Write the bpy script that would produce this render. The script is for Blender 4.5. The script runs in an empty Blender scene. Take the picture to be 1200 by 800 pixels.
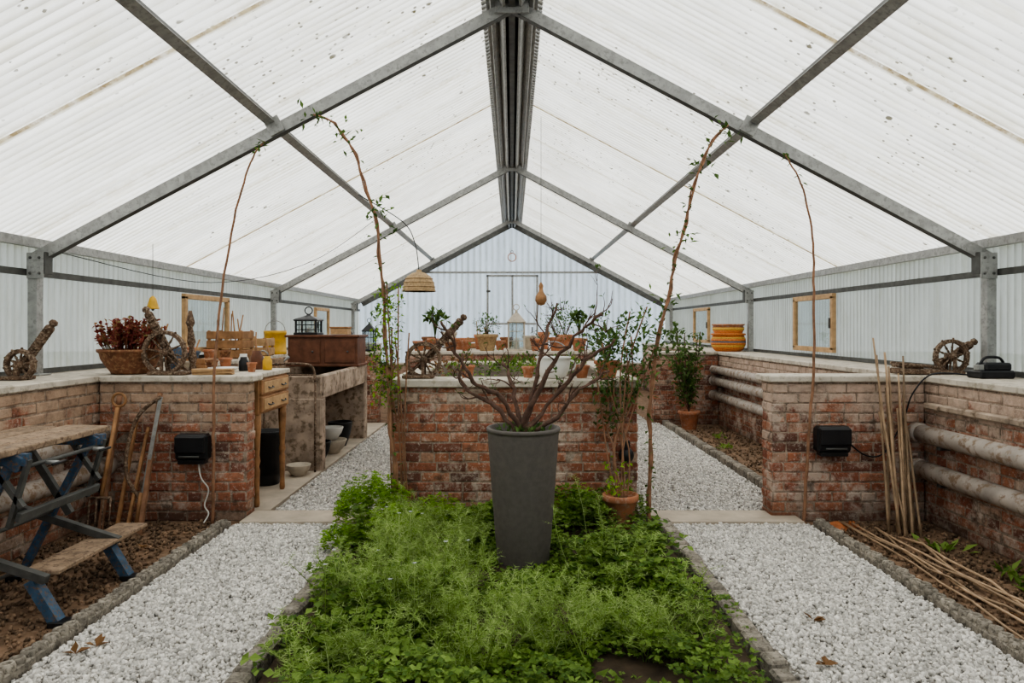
import bpy, math, random
import numpy as np
from mathutils import Vector, Matrix, Euler
R = random.Random(7)
rng = np.random.default_rng(5)
scene = bpy.context.scene
scene.view_settings.look = 'AgX - Medium High Contrast'

# ------------------------------------------------------------------ materials
def newmat(name):
    m = bpy.data.materials.new(name); m.use_nodes = True
    nt = m.node_tree
    for n in list(nt.nodes): nt.nodes.remove(n)
    out = nt.nodes.new('ShaderNodeOutputMaterial')
    return m, nt, out
def nd(nt, t, ins=None, **props):
    n = nt.nodes.new(t)
    for k, v in props.items(): setattr(n, k, v)
    if ins:
        for k, v in ins.items():
            s = n.inputs[k]
            if isinstance(v, bpy.types.NodeSocket): nt.links.new(v, s)
            else: s.default_value = v
    return n
def math_(nt, op, a, b=0.0, clamp=False):
    n = nt.nodes.new('ShaderNodeMath'); n.operation = op; n.use_clamp = clamp
    for i, v in enumerate((a, b)):
        if isinstance(v, bpy.types.NodeSocket): nt.links.new(v, n.inputs[i])
        else: n.inputs[i].default_value = v
    return n.outputs[0]
def mix_(nt, fac, a, b, mode='MIX'):
    n = nt.nodes.new('ShaderNodeMix'); n.data_type = 'RGBA'; n.blend_type = mode
    def st(s, v):
        if isinstance(v, bpy.types.NodeSocket): nt.links.new(v, s)
        elif isinstance(v, (int, float)): s.default_value = v
        else: s.default_value = (v[0], v[1], v[2], 1)
    st(n.inputs[0], fac); st(n.inputs[6], a); st(n.inputs[7], b)
    return n.outputs[2]
def c4(c): return (c[0], c[1], c[2], 1)
def ramp(nt, fac, stops):
    n = nt.nodes.new('ShaderNodeValToRGB')
    nt.links.new(fac, n.inputs[0])
    e = n.color_ramp.elements
    while len(e) < len(stops): e.new(0.5)
    for i, (p, c) in enumerate(stops):
        e[i].position = p; e[i].color = c4(c) if not isinstance(c, (int, float)) else (c, c, c, 1)
    return n.outputs[0]
def objco(nt):
    return nt.nodes.new('ShaderNodeTexCoord').outputs['Object']
def noise(nt, scale, detail=4, rough=.55, co=None):
    return nd(nt, 'ShaderNodeTexNoise', {'Vector': co or objco(nt), 'Scale': scale, 'Detail': detail, 'Roughness': rough}).outputs[0]
def bump(nt, h, strength=.3, dist=.01):
    return nd(nt, 'ShaderNodeBump', {'Height': h, 'Strength': strength, 'Distance': dist}).outputs[0]

def basic(name, col, rough=.7, var=.35, scale=9, bmp=.25, metal=0, island=0.0, col2=None, spots=None, spec=.4):
    m, nt, out = newmat(name)
    n1 = noise(nt, scale, 6)
    a = tuple(c * (1 - var) for c in col); b = col2 or tuple(min(1, c * (1 + var)) for c in col)
    c = ramp(nt, n1, [(.3, a), (.7, b)])
    if spots:
        n2 = noise(nt, scale * 2.7, 8, .65)
        f = ramp(nt, n2, [(.5, 0.), (.62, 1.)])
        c = mix_(nt, f, c, spots)
    if island:
        g = nd(nt, 'ShaderNodeNewGeometry').outputs['Random Per Island']
        v = math_(nt, 'MULTIPLY_ADD', g, island)
        v.node.inputs[2].default_value = 1 - island / 2
        c = nd(nt, 'ShaderNodeHueSaturation', {'Color': c, 'Value': v}).outputs[0]
    p = nd(nt, 'ShaderNodeBsdfPrincipled', {'Base Color': c, 'Roughness': rough, 'Metallic': metal, 'Specular IOR Level': spec})
    if bmp:
        nt.links.new(bump(nt, noise(nt, scale * 6, 6), bmp, .004), p.inputs['Normal'])
    nt.links.new(p.outputs[0], out.inputs[0])
    return m

def leafmat(name, c1, c2, trans=.35, c3=None):
    m, nt, out = newmat(name)
    g = nd(nt, 'ShaderNodeNewGeometry').outputs['Random Per Island']
    st = [(0, c1), (1, c2)] if c3 is None else [(0, c1), (.6, c2), (1, c3)]
    c = ramp(nt, g, st)
    big = noise(nt, 3.5, 3)
    c = mix_(nt, ramp(nt, big, [(.38, .35), (.6, 0.)]), c, tuple(x * .5 for x in c1))
    d = nd(nt, 'ShaderNodeBsdfPrincipled', {'Base Color': c, 'Roughness': .6, 'Specular IOR Level': .2})
    t = nd(nt, 'ShaderNodeBsdfTranslucent', {'Color': c})
    mx = nd(nt, 'ShaderNodeMixShader', {0: trans, 1: d.outputs[0], 2: t.outputs[0]})
    nt.links.new(mx.outputs[0], out.inputs[0])
    return m

def brickmat(name, zc=2.0, k=2.0, t=.55, plaster=(.55, .45, .36), patch=.62, mortar=False):
    m, nt, out = newmat(name)
    co = objco(nt)
    if mortar:
        c = ramp(nt, noise(nt, 14, 7, .7, co), [(.3, (.19, .14, .105)), (.6, (.48, .39, .31))])
    else:
        g = nd(nt, 'ShaderNodeNewGeometry').outputs['Random Per Island']
        c = ramp(nt, g, [(0, (.14, .07, .055)), (.15, (.29, .105, .07)), (.5, (.41, .155, .09)),
                     (.75, (.49, .215, .13)), (.88, (.50, .30, .21)), (1, (.58, .45, .36))])
    n1 = noise(nt, 22, 7, .7, co)
    c = mix_(nt, ramp(nt, n1, [(.38, .5), (.6, 0.)]), c, (.13, .07, .05))
    n2 = noise(nt, 5, 9, .74, co)
    c = mix_(nt, ramp(nt, n2, [(patch - .06, 0.), (patch + .05, .8)]), c, (.60, .50, .42))
    n5 = noise(nt, 38, 5, .7, co)
    c = mix_(nt, ramp(nt, n5, [(.56, 0.), (.64, .7)]), c, (.58, .49, .41))
    n6 = noise(nt, 14, 8, .8, nd(nt, 'ShaderNodeMapping', {'Vector': co, 'Location': (1, 7, 3)}).outputs[0])
    c = mix_(nt, ramp(nt, n6, [(.57, 0.), (.64, .6)]), c, (.60, .52, .45))
    n4 = noise(nt, 6.3, 8, .72, nd(nt, 'ShaderNodeMapping', {'Vector': co, 'Location': (4, 2, 9)}).outputs[0])
    c = mix_(nt, ramp(nt, n4, [(.54, 0.), (.65, .75)]), c, (.075, .055, .042))
    z = nd(nt, 'ShaderNodeSeparateXYZ', {0: co}).outputs[2]
    zz = math_(nt, 'MULTIPLY', math_(nt, 'SUBTRACT', z, zc), k)
    n3 = noise(nt, 3.2, 8, .7, nd(nt, 'ShaderNodeMapping', {'Vector': co, 'Location': (9, 5, 1)}).outputs[0])
    f = math_(nt, 'MULTIPLY', math_(nt, 'SUBTRACT', math_(nt, 'ADD', n3, zz), t), 9, True)
    f = math_(nt, 'MULTIPLY', f, .9)
    pc = ramp(nt, noise(nt, 9, 8, .75, co), [(.32, tuple(x * .4 for x in plaster)), (.45, tuple(x * .75 for x in plaster)), (.62, plaster)])
    c = mix_(nt, f, c, pc)
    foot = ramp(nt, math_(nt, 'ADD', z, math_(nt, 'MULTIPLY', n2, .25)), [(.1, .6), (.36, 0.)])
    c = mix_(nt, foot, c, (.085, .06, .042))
    p = nd(nt, 'ShaderNodeBsdfPrincipled', {'Base Color': c, 'Roughness': .9, 'Specular IOR Level': .2})
    nt.links.new(bump(nt, noise(nt, 60, 8, .7, co), .8, .008), p.inputs['Normal'])
    nt.links.new(p.outputs[0], out.inputs[0])
    return m

def sheetmat(name, col, dirt=1.0, diff=.25, seam=False, pitch=.076, axis=1, rib_shade=.2, seamc=(.20, .15, .08), specks=True, clear=0.0):
    m, nt, out = newmat(name)
    co = objco(nt)
    st = nd(nt, 'ShaderNodeMapping', {'Vector': co, 'Scale': (.5, 3, .5) if axis == 1 else (3, .5, .5)}).outputs[0]
    n1 = noise(nt, 1.6, 6, .6, st)
    c = ramp(nt, n1, [(.3, tuple(x * .80 for x in col)), (.62, col)])
    n2 = noise(nt, 4, 9, .72, st)
    c = mix_(nt, ramp(nt, n2, [(.50, 0.), (.68, .6 * dirt)]), c, tuple(a * b for a, b in zip(col, (.70, .67, .54))))
    ax = nd(nt, 'ShaderNodeSeparateXYZ', {0: co}).outputs[axis]
    # corrugation shading painted into the sheet colour: darker valleys, broken up by noise
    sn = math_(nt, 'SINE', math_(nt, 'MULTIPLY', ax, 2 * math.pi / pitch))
    gr = math_(nt, 'MULTIPLY', ramp(nt, math_(nt, 'MULTIPLY_ADD', sn, .5), [(.0, 1.), (.5, 0.)]), rib_shade)
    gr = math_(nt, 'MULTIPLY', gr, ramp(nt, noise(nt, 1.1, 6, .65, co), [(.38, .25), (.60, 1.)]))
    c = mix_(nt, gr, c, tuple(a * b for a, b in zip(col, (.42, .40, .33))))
    if specks:
        msk = ramp(nt, noise(nt, .7, 5, .7, co), [(.49, 0.), (.55, 1.)])
        for sc, th_, wt in ((4.5, .20, 1.), (13., .25, .9)):
            v = nd(nt, 'ShaderNodeTexVoronoi', {'Vector': nd(nt, 'ShaderNodeMapping', {'Vector': co, 'Scale': (1, 1.9, 1), 'Location': (sc, 0, 0)}).outputs[0], 'Scale': sc, 'Randomness': 1.0})
            dd = math_(nt, 'ADD', v.outputs['Distance'], math_(nt, 'MULTIPLY', noise(nt, sc * 7, 4, .6, co), .22))
            spk = ramp(nt, dd, [(th_, 1.), (th_ + .03, 0.)])
            c = mix_(nt, math_(nt, 'MULTIPLY', math_(nt, 'MULTIPLY', spk, msk), .9 * dirt * wt), c, (.07, .06, .025))
    if seam:
        w = math_(nt, 'FRACT', math_(nt, 'DIVIDE', math_(nt, 'ADD', ax, 1.10 + 12.7), 1.27))
        line = ramp(nt, w, [(0.0, 1.), (.012, 1.), (.020, 0.)])
        brk = ramp(nt, noise(nt, 6, 7, .75, co), [(.36, .5), (.52, 1.)])
        c = mix_(nt, math_(nt, 'MULTIPLY', line, brk), c, seamc)
        halo = ramp(nt, w, [(0.0, .6), (.07, 0.), (.92, 0.), (1., .5)])
        c = mix_(nt, math_(nt, 'MULTIPLY', halo, ramp(nt, noise(nt, 9, 7, .75, co), [(.42, .0), (.58, 1.)])), c, (.46, .41, .27))
    d = nd(nt, 'ShaderNodeBsdfPrincipled', {'Base Color': c, 'Roughness': .35})
    t = nd(nt, 'ShaderNodeBsdfTranslucent', {'Color': c})
    mx = nd(nt, 'ShaderNodeMixShader', {0: 1 - diff, 1: d.outputs[0], 2: t.outputs[0]})
    if clear:
        tr = nd(nt, 'ShaderNodeBsdfTransparent', {'Color': (.85, .88, .88, 1)})
        mx = nd(nt, 'ShaderNodeMixShader', {0: clear, 1: mx.outputs[0], 2: tr.outputs[0]})
    nt.links.new(mx.outputs[0], out.inputs[0])
    return m

MT = {}
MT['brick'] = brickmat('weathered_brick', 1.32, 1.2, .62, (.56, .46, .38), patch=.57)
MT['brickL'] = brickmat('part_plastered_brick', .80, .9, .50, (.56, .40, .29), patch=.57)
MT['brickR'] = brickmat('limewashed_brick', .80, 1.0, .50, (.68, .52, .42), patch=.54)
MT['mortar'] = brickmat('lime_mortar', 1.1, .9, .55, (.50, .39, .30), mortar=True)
MT['cap'] = basic('coping_concrete', (.60, .54, .46), .8, .18, 6, .3, spots=(.40, .35, .28))
MT['conc'] = basic('old_concrete', (.42, .33, .26), .9, .4, 5, .6, spots=(.19, .14, .10))
MT['slab'] = basic('threshold_concrete', (.50, .43, .35), .9, .2, 5, .4)
MT['kerb'] = basic('kerb_concrete', (.28, .25, .21), .95, .4, 25, .6, island=.5, spots=(.12, .105, .085))
MT['soil'] = basic('dry_soil', (.19, .12, .075), 1, .45, 7, 1., spots=(.27, .18, .12))
MT['clod'] = basic('soil_clods', (.19, .125, .08), 1, .4, 7, .3, island=1.0)
MT['darksoil'] = basic('dark_soil', (.075, .052, .034), 1, .4, 9, 1.)
MT['gravelbase'] = basic('gravel_bed', (.42, .395, .36), .95, .4, 60, .6)
MT['stone'] = basic('white_gravel', (.66, .63, .59), .85, .14, 60, .2, island=.8)
MT['grass'] = basic('outside_grass', (.10, .14, .05), 1, .3, 3, 0)
MT['steel'] = basic('galvanised_steel', (.36, .36, .35), .5, .2, 12, .1, metal=.4, spots=(.27, .27, .26))
MT['darksteel'] = basic('dark_steel', (.10, .10, .095), .6, .3, 12, .1, metal=.3)
MT['roof'] = sheetmat('corrugated_roof_plastic', (.90, .90, .865), 1.0, .18, True, rib_shade=.58)
MT['side'] = sheetmat('corrugated_side_plastic', (.47, .49, .485), .8, .25, rib_shade=.6, specks=False, clear=.06)
MT['endm'] = sheetmat('end_wall_plastic', (.58, .655, .77), .3, .22, pitch=.15, axis=0, rib_shade=.6, specks=False)
MT['planter'] = basic('planter_grey', (.12, .105, .095), .7, .12, 30, .35)
MT['terra'] = basic('terracotta', (.44, .18, .095), .85, .3, 9, .3, spots=(.46, .28, .2))
MT['terradark'] = basic('dark_terracotta', (.20, .085, .045), .8, .4, 14, .4, spots=(.36, .20, .10))
MT['wood'] = basic('aged_wood', (.34, .18, .085), .65, .35, 12, .3)
MT['woodpale'] = basic('pale_timber', (.50, .32, .17), .7, .25, 14, .3)
MT['woodgrey'] = basic('weathered_board', (.31, .22, .15), .85, .35, 14, .4, island=.3, spots=(.15, .10, .07))
MT['darkwood'] = basic('dark_wood', (.15, .06, .032), .5, .35, 10, .2)
MT['bark'] = basic('bark', (.12, .07, .052), .9, .45, 25, .6)
MT['cane'] = basic('dry_cane', (.28, .15, .09), .8, .35, 14, .3)
MT['bamboo'] = basic('bamboo', (.36, .25, .16), .6, .3, 14, .2, island=.9)
MT['rust'] = basic('weathered_carved_wood', (.12, .075, .05), .9, .5, 22, .6, spots=(.34, .26, .19))
MT['blue'] = basic('blue_paint', (.05, .10, .17), .55, .35, 22, .3, spots=(.16, .10, .06))
MT['black'] = basic('black_plastic', (.014, .014, .016), .4, .2, 12, .05)
MT['white'] = basic('white_enamel', (.78, .77, .73), .35, .06, 8, .05)
MT['whitecord'] = basic('white_cord', (.75, .74, .70), .5, .05, 8, 0)
MT['yellow'] = basic('yellow_tin', (.62, .36, .04), .5, .2, 12, .1)
MT['pipe'] = basic('painted_pipe', (.44, .39, .35), .75, .25, 6, .4, spots=(.26, .18, .12))
MT['wicker'] = basic('wicker', (.42, .29, .16), .8, .35, 40, .6)
MT['orange'] = basic('brick_dust', (.42, .15, .06), 1, .2, 20, .5)
MT['bowlor'] = basic('painted_orange', (.58, .19, .05), .7, .3, 60, .4)
MT['bowlye'] = basic('painted_yellow', (.64, .38, .08), .7, .3, 60, .4)
MT['bowlbl'] = basic('painted_blue', (.07, .15, .22), .7, .3, 60, .4)
MT['stoneware'] = basic('stoneware', (.50, .44, .36), .7, .2, 12, .2)
MT['leafg'] = leafmat('ground_cover_leaf', (.075, .15, .028), (.19, .30, .06), .35, (.29, .42, .10))
MT['leaff'] = leafmat('feathery_leaf', (.22, .35, .07), (.38, .52, .15), .4, (.54, .64, .30))
MT['leafb'] = leafmat('bright_leaf', (.17, .34, .03), (.33, .52, .06), .4)
MT['leafd'] = leafmat('shrub_leaf', (.055, .105, .03), (.16, .26, .07), .35)
MT['leafr'] = leafmat('sedum_leaf', (.20, .045, .04), (.40, .11, .08), .3, (.30, .26, .10))
MT['leafdead'] = leafmat('dead_leaf', (.20, .10, .045), (.32, .19, .09), .2)
MT['flower'] = leafmat('pale_flower', (.55, .60, .65), (.75, .75, .72), .3)
def glassmat():
    m, nt, out = newmat('lantern_glass')
    t = nd(nt, 'ShaderNodeBsdfTransparent', {'Color': (.9, .93, .93, 1)})
    g = nd(nt, 'ShaderNodeBsdfGlossy', {'Roughness': .05})
    mx = nd(nt, 'ShaderNodeMixShader', {0: .12, 1: t.outputs[0], 2: g.outputs[0]})
    nt.links.new(mx.outputs[0], out.inputs[0]); return m
MT['glass'] = glassmat()

# ------------------------------------------------------------------ mesh builder
class MB:
    def __init__(s):
        s.v = []; s.f = []; s.mi = []; s.sm = []; s.mats = []; s.M = None
    def midx(s, mat):
        if mat not in s.mats: s.mats.append(mat)
        return s.mats.index(mat)
    def add(s, vs, fs, mat, smooth=False):
        o = len(s.v); mi = s.midx(mat)
        if s.M is not None: vs = [tuple(s.M @ Vector(v)) for v in vs]
        s.v.extend(vs)
        for f in fs:
            s.f.append(tuple(i + o for i in f))
        s.mi.extend([mi] * len(fs)); s.sm.extend([smooth] * len(fs))
    def box(s, c, size, mat, rot=None, b=.004):
        h = [x / 2 for x in size]; b = min(b, min(h) * .45)
        idx = {}; vs = []
        for sx in (-1, 1):
            for sy in (-1, 1):
                for sz in (-1, 1):
                    sg = (sx, sy, sz)
                    for a in range(3):
                        p = [sg[i] * (h[i] if i == a else h[i] - b) for i in range(3)]
                        idx[(sg, a)] = len(vs); vs.append(Vector(p))
        fs = []
        for a in range(3):
            o1, o2 = [(1, 2), (2, 0), (0, 1)][a]
            for sg in (-1, 1):
                f = []
                for (u, w) in ((-1, -1), (1, -1), (1, 1), (-1, 1)):
                    k = [0, 0, 0]; k[a] = sg; k[o1] = u; k[o2] = w
                    f.append(idx[(tuple(k), a)])
                fs.append(f)
            for u in (-1, 1):
                for w in (-1, 1):
                    f = []
                    for (t, ax) in ((-1, o1), (1, o1), (1, o2), (-1, o2)):
                        k = [0, 0, 0]; k[a] = t; k[o1] = u; k[o2] = w
                        f.append(idx[(tuple(k), ax)])
                    fs.append(f)
        for sx in (-1, 1):
            for sy in (-1, 1):
                for sz in (-1, 1):
                    fs.append([idx[((sx, sy, sz), a)] for a in range(3)])
        out = []
        for f in fs:
            ce = sum((vs[i] for i in f), Vector()) / len(f)
            n = (vs[f[1]] - vs[f[0]]).cross(vs[f[2]] - vs[f[1]])
            out.append(tuple(f) if n.dot(ce) > 0 else tuple(reversed(f)))
        Mx = Matrix.Translation(Vector(c))
        if rot is not None: Mx = Mx @ Euler(rot).to_matrix().to_4x4()
        s.add([tuple(Mx @ v) for v in vs], out, mat)
    def bar(s, a, b_, w, h, mat, up=(0, 0, 1)):
        a = Vector(a); b_ = Vector(b_); d = b_ - a; d.normalize()
        u = Vector(up); x = d.cross(u).normalized(); z = x.cross(d)
        vs = []
        for p in (a, b_):
            for (i, j) in ((-1, -1), (1, -1), (1, 1), (-1, 1)):
                vs.append(tuple(p + x * i * w / 2 + z * j * h / 2))
        s.add(vs, [(0, 1, 2, 3), (7, 6, 5, 4), (0, 4, 5, 1), (1, 5, 6, 2), (2, 6, 7, 3), (3, 7, 4, 0)], mat)
    def tube(s, pts, r, mat, n=8, closed=False, smooth=True):
        P = [Vector(p) for p in pts]; m = len(P)
        rr = r if isinstance(r, (list, tuple)) else [r] * m
        vs = []; nrm = None
        for i, p in enumerate(P):
            if closed: t = P[(i + 1) % m] - P[i - 1]
            else: t = P[min(i + 1, m - 1)] - P[max(i - 1, 0)]
            if t.length < 1e-9: t = Vector((0, 0, 1))
            t.normalize()
            if nrm is None:
                nrm = Vector((0, 0, 1)) if abs(t.z) < .9 else Vector((1, 0, 0))
            nrm = (nrm - t * nrm.dot(t))
            if nrm.length < 1e-6: nrm = t.orthogonal()
            nrm.normalize(); bn = t.cross(nrm)
            for k in range(n):
                a = 2 * math.pi * k / n
                vs.append(tuple(p + (nrm * math.cos(a) + bn * math.sin(a)) * rr[i]))
        fs = []
        for i in range(m if closed else m - 1):
            j = (i + 1) % m
            for k in range(n):
                fs.append((i * n + k, i * n + (k + 1) % n, j * n + (k + 1) % n, j * n + k))
        if not closed:
            fs.append(tuple(reversed(range(n)))); fs.append(tuple((m - 1) * n + k for k in range(n)))
        s.add(vs, fs, mat, smooth)
    def lathe(s, prof, c, mat, n=28, M=None, smooth=True):
        vs = []; fs = []
        for (r, z) in prof:
            for k in range(n):
                a = 2 * math.pi * k / n
                vs.append(Vector((r * math.cos(a), r * math.sin(a), z)))
        m = len(prof)
        for i in range(m - 1):
            for k in range(n):
                fs.append((i * n + k, i * n + (k + 1) % n, (i + 1) * n + (k + 1) % n, (i + 1) * n + k))
        fs.append(tuple(reversed(range(n)))); fs.append(tuple((m - 1) * n + k for k in range(n)))
        T = Matrix.Translation(Vector(c))
        if M is not None: T = T @ M
        s.add([tuple(T @ v) for v in vs], fs, mat, smooth)
    def ring(s, c, rad, r, mat, axis='y', n=28, a0=0, a1=2 * math.pi, tn=6):
        pts = []
        full = abs(a1 - a0 - 2 * math.pi) < 1e-6
        cnt = n if full else n + 1
        for i in range(cnt):
            a = a0 + (a1 - a0) * i / n
            u, w = rad * math.cos(a), rad * math.sin(a)
            q = {'y': (u, 0, w), 'z': (u, w, 0), 'x': (0, u, w)}[axis]
            pts.append(tuple(Vector(c) + Vector(q)))
        s.tube(pts, r, mat, tn, closed=full)
    def ball(s, c, r, mat, n=14, m=9, sc=(1, 1, 1)):
        vs = []; fs = []
        for i in range(m + 1):
            th = math.pi * i / m
            for k in range(n):
                a = 2 * math.pi * k / n
                vs.append((c[0] + r * sc[0] * math.sin(th) * math.cos(a), c[1] + r * sc[1] * math.sin(th) * math.sin(a), c[2] + r * sc[2] * math.cos(th)))
        for i in range(m):
            for k in range(n):
                fs.append((i * n + k, (i + 1) * n + k, (i + 1) * n + (k + 1) % n, i * n + (k + 1) % n))
        s.add(vs, fs, mat, True)
    def leaf(s, p, d, L, W, mat, fold=.25):
        p = Vector(p); d = Vector(d).normalized()
        side = d.cross(Vector((0, 0, 1)))
        if side.length < .05: side = Vector((1, 0, 0))
        side.normalize()
        ang = R.uniform(-.6, .6); up = side.cross(d)
        side = side * math.cos(ang) + up * math.sin(ang); up = side.cross(d)
        vs = [p, p + d * L * .45 + side * W / 2 + up * W * fold, p + d * L, p + d * L * .45 - side * W / 2 + up * W * fold, p + d * L * .5]
        s.add([tuple(q) for q in vs], [(0, 4, 2, 1), (0, 3, 2, 4)], mat)
    def build(s, name, parent=None):
        me = bpy.data.meshes.new(name)
        me.from_pydata(s.v, [], s.f)
        for m in s.mats: me.materials.append(MT[m])
        me.polygons.foreach_set('material_index', s.mi)
        me.polygons.foreach_set('use_smooth', s.sm)
        me.update()
        o = bpy.data.objects.new(name, me)
        scene.collection.objects.link(o)
        if parent: o.parent = parent
        return o
def rv(a=1.0): return Vector((R.uniform(-a, a), R.uniform(-a, a), R.uniform(-a, a)))
def smoothpts(pts, k=6):
    P = [Vector(p) for p in pts]; out = []
    for i in range(len(P) - 1):
        p0 = P[max(i - 1, 0)]; p1 = P[i]; p2 = P[i + 1]; p3 = P[min(i + 2, len(P) - 1)]
        for j in range(k):
            t = j / k
            out.append(.5 * ((2 * p1) + (-p0 + p2) * t + (2 * p0 - 5 * p1 + 4 * p2 - p3) * t * t + (-p0 + 3 * p1 - 3 * p2 + p3) * t ** 3))
    out.append(P[-1]); return [tuple(q) for q in out]

# ------------------------------------------------------------------ ground
def ground_box(name, x0, x1, y0, y1, z0, z1, mat):
    mb = MB(); mb.box(((x0 + x1) / 2, (y0 + y1) / 2, (z0 + z1) / 2), (x1 - x0, y1 - y0, z1 - z0), mat, b=.003); return mb.build(name)
ground_box('ground_outside', -30, 30, -20, 45, -.3, -.06, 'grass')
ground_box('floor', -3.9, 3.9, -2.5, 17, -.06, 0, 'soil')
ground_box('gravel_path_base', -2.08, -1.16, -1.5, 5.12, 0, .02, 'gravelbase')
ground_box('gravel_path_base', 1.18, 2.23, -1.5, 5.12, 0, .02, 'gravelbase')
ground_box('gravel_path_base', -1.93, -.96, 5.46, 10.6, 0, .02, 'gravelbase')
ground_box('gravel_path_base', 1.02, 2.27, 5.46, 10.6, 0, .02, 'gravelbase')
ground_box('gravel_path_base', 1.35, 2.15, 10.6, 16.4, 0, .02, 'gravelbase')
ground_box('bed_soil', -1.04, 1.05, -1.0, 5.28, 0, .05, 'darksoil')
for (a, b) in ((-2.05, -1.0), (1.08, 2.2)):
    ground_box('threshold_slab', a, b, 5.13, 5.45, 0, .045, 'slab')
ground_box('concrete_bay_floor', -3.18, -1.95, 5.5, 10.55, 0, .035, 'slab')

def stones(name, areas, mat, size, z=.022):
    base = np.array([(x, y, zz) for x in (-1, 1) for y in (-1, 1) for zz in (-1, 1)], float)
    fc = np.array([(0, 1, 3, 2), (4, 6, 7, 5), (0, 4, 5, 1), (2, 3, 7, 6), (0, 2, 6, 4), (1, 5, 7, 3)])
    V = []
    for (x0, x1, y0, y1, dens) in areas:
        n = int((x1 - x0) * (y1 - y0) * dens)
        c = np.stack([rng.uniform(x0, x1, n), rng.uniform(y0, y1, n), z + rng.uniform(0, size * .9, n)], 1)
        sc = size * rng.uniform(.4, 1.2, (n, 1, 1)) * rng.uniform(.6, 1.1, (n, 1, 3))
        b = base[None] * (1 + rng.uniform(-.38, .25, (n, 8, 3))) * .55 * sc
        q = rng.normal(size=(n, 4)); q /= np.linalg.norm(q, axis=1, keepdims=True)
        w, x, y, zq = q.T
        Rm = np.stack([1 - 2 * (y * y + zq * zq), 2 * (x * y - zq * w), 2 * (x * zq + y * w),
                       2 * (x * y + zq * w), 1 - 2 * (x * x + zq * zq), 2 * (y * zq - x * w),
                       2 * (x * zq - y * w), 2 * (y * zq + x * w), 1 - 2 * (x * x + y * y)], 1).reshape(n, 3, 3)
        V.append(np.einsum('nij,nkj->nki', Rm, b) + c[:, None])
    V = np.concatenate(V); n = len(V)
    F = (fc[None] + (np.arange(n) * 8)[:, None, None]).reshape(-1)
    me = bpy.data.meshes.new(name)
    me.vertices.add(n * 8); me.vertices.foreach_set('co', V.reshape(-1))
    me.loops.add(len(F)); me.loops.foreach_set('vertex_index', F)
    me.polygons.add(n * 6); me.polygons.foreach_set('loop_start', np.arange(n * 6) * 4)
    me.update(calc_edges=True); me.validate()
    me.materials.append(MT[mat])
    o = bpy.data.objects.new(name, me); scene.collection.objects.link(o); return o
stones('gravel_path', [(-2.07, -1.18, 2.2, 5.1, 8500), (-2.07, -1.18, .5, 2.2, 1500)], 'stone', .017)
stones('gravel_path', [(1.2, 2.22, 2.2, 5.1, 8500), (1.2, 2.22, .5, 2.2, 1500)], 'stone', .017)
stones('gravel_path', [(-1.91, -1.0, 5.48, 9, 5000), (-1.91, -1.0, 9, 10.55, 2500)], 'stone', .018)
stones('gravel_path', [(1.05, 2.26, 5.48, 9, 5000), (1.05, 2.26, 9, 10.55, 2500)], 'stone', .018)
stones('gravel_path', [(1.36, 2.14, 10.98, 14, 1200)], 'stone', .02)
stones('soil_clods', [(-3.18, -2.2, 2.3, 5.25, 900)], 'clod', .02, 0.0)
stones('soil_clods', [(2.36, 3.18, 2.3, 5.25, 900)], 'clod', .02, 0.0)
stones('soil_clods', [(2.4, 3.18, 5.7, 10.4, 350)], 'clod', .02, 0.0)

def kerb(name, x, y0, y1, w=.085, h=.085, r=.036, mat='kerb'):
    mb = MB(); y = y0
    mb.box((x, (y0 + y1) / 2, h * .35), (w * .8, y1 - y0, h * .7), mat, b=.006)
    while y < y1 - r:
        rr = r * R.uniform(.93, 1.05); hh = h * R.uniform(.95, 1.1); dx = R.uniform(-.004, .004)
        mb.lathe([(rr, .0), (rr, hh * .82), (rr * .88, hh * .97), (rr * .62, hh), (rr * .46, hh * .94), (rr * .40, hh * .55)], (x + dx, y + r, 0), mat, 12)
        y += 2 * r * .97
    return mb.build(name)
kerb('scalloped_kerb', -2.13, .6, 5.1)
kerb('scalloped_kerb', 2.28, .6, 5.1)
def brickkerb(name, x, y0, y1, z=.0):
    mb = MB(); y = y0
    while y < y1:
        L = R.uniform(.10, .13)
        mb.box((x + R.uniform(-.006, .006), y + L / 2, z + .045 + R.uniform(-.008, .008)), (.09, L - .012, .11), 'kerb', (R.uniform(-.05, .05), R.uniform(-.06, .06), R.uniform(-.05, .05)), .012)
        y += L
    return mb.build(name)
brickkerb('bed_kerb', -1.10, .6, 5.0); brickkerb('bed_kerb', 1.11, .6, 5.0)
brickkerb('bed_kerb', 2.33, 5.75, 10.4)

# ------------------------------------------------------------------ brick walls
def brick_panel(mb, o, u, n, width, height, mat):
    o = Vector(o); u = Vector(u); n = Vector(n); z = Vector((0, 0, 1))
    row = 0; zz = 0.004; rh = .0765
    while zz + .03 < height:
        h = min(rh - .012, height - zz)
        hdr = (row % 4 == 2); pitch = .114 if hdr else .226
        x = -(pitch / 2 if row % 2 else 0) + R.uniform(-.02, .02)
        while x < width:
            a = max(x, 0); b = min(x + pitch - .012, width); x += pitch
            if b - a < .03 or R.random() < .006: continue
            p = R.uniform(.001, .011); q = .007; j = lambda: R.uniform(-.004, .004)
            vs = []
            for (uu, ww) in ((a, zz), (b, zz), (b, zz + h), (a, zz + h)): vs.append(tuple(o + u * (uu + j()) + z * (ww + j())))
            for (uu, ww) in ((a + q, zz + q), (b - q, zz + q), (b - q, zz + h - q), (a + q, zz + h - q)): vs.append(tuple(o + u * (uu + j()) + z * (ww + j()) + n * (p + j() * .5)))
            mb.add(vs, [(4, 5, 6, 7), (0, 1, 5, 4), (1, 2, 6, 5), (2, 3, 7, 6), (3, 0, 4, 7)], mat)
        zz += rh; row += 1
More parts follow.
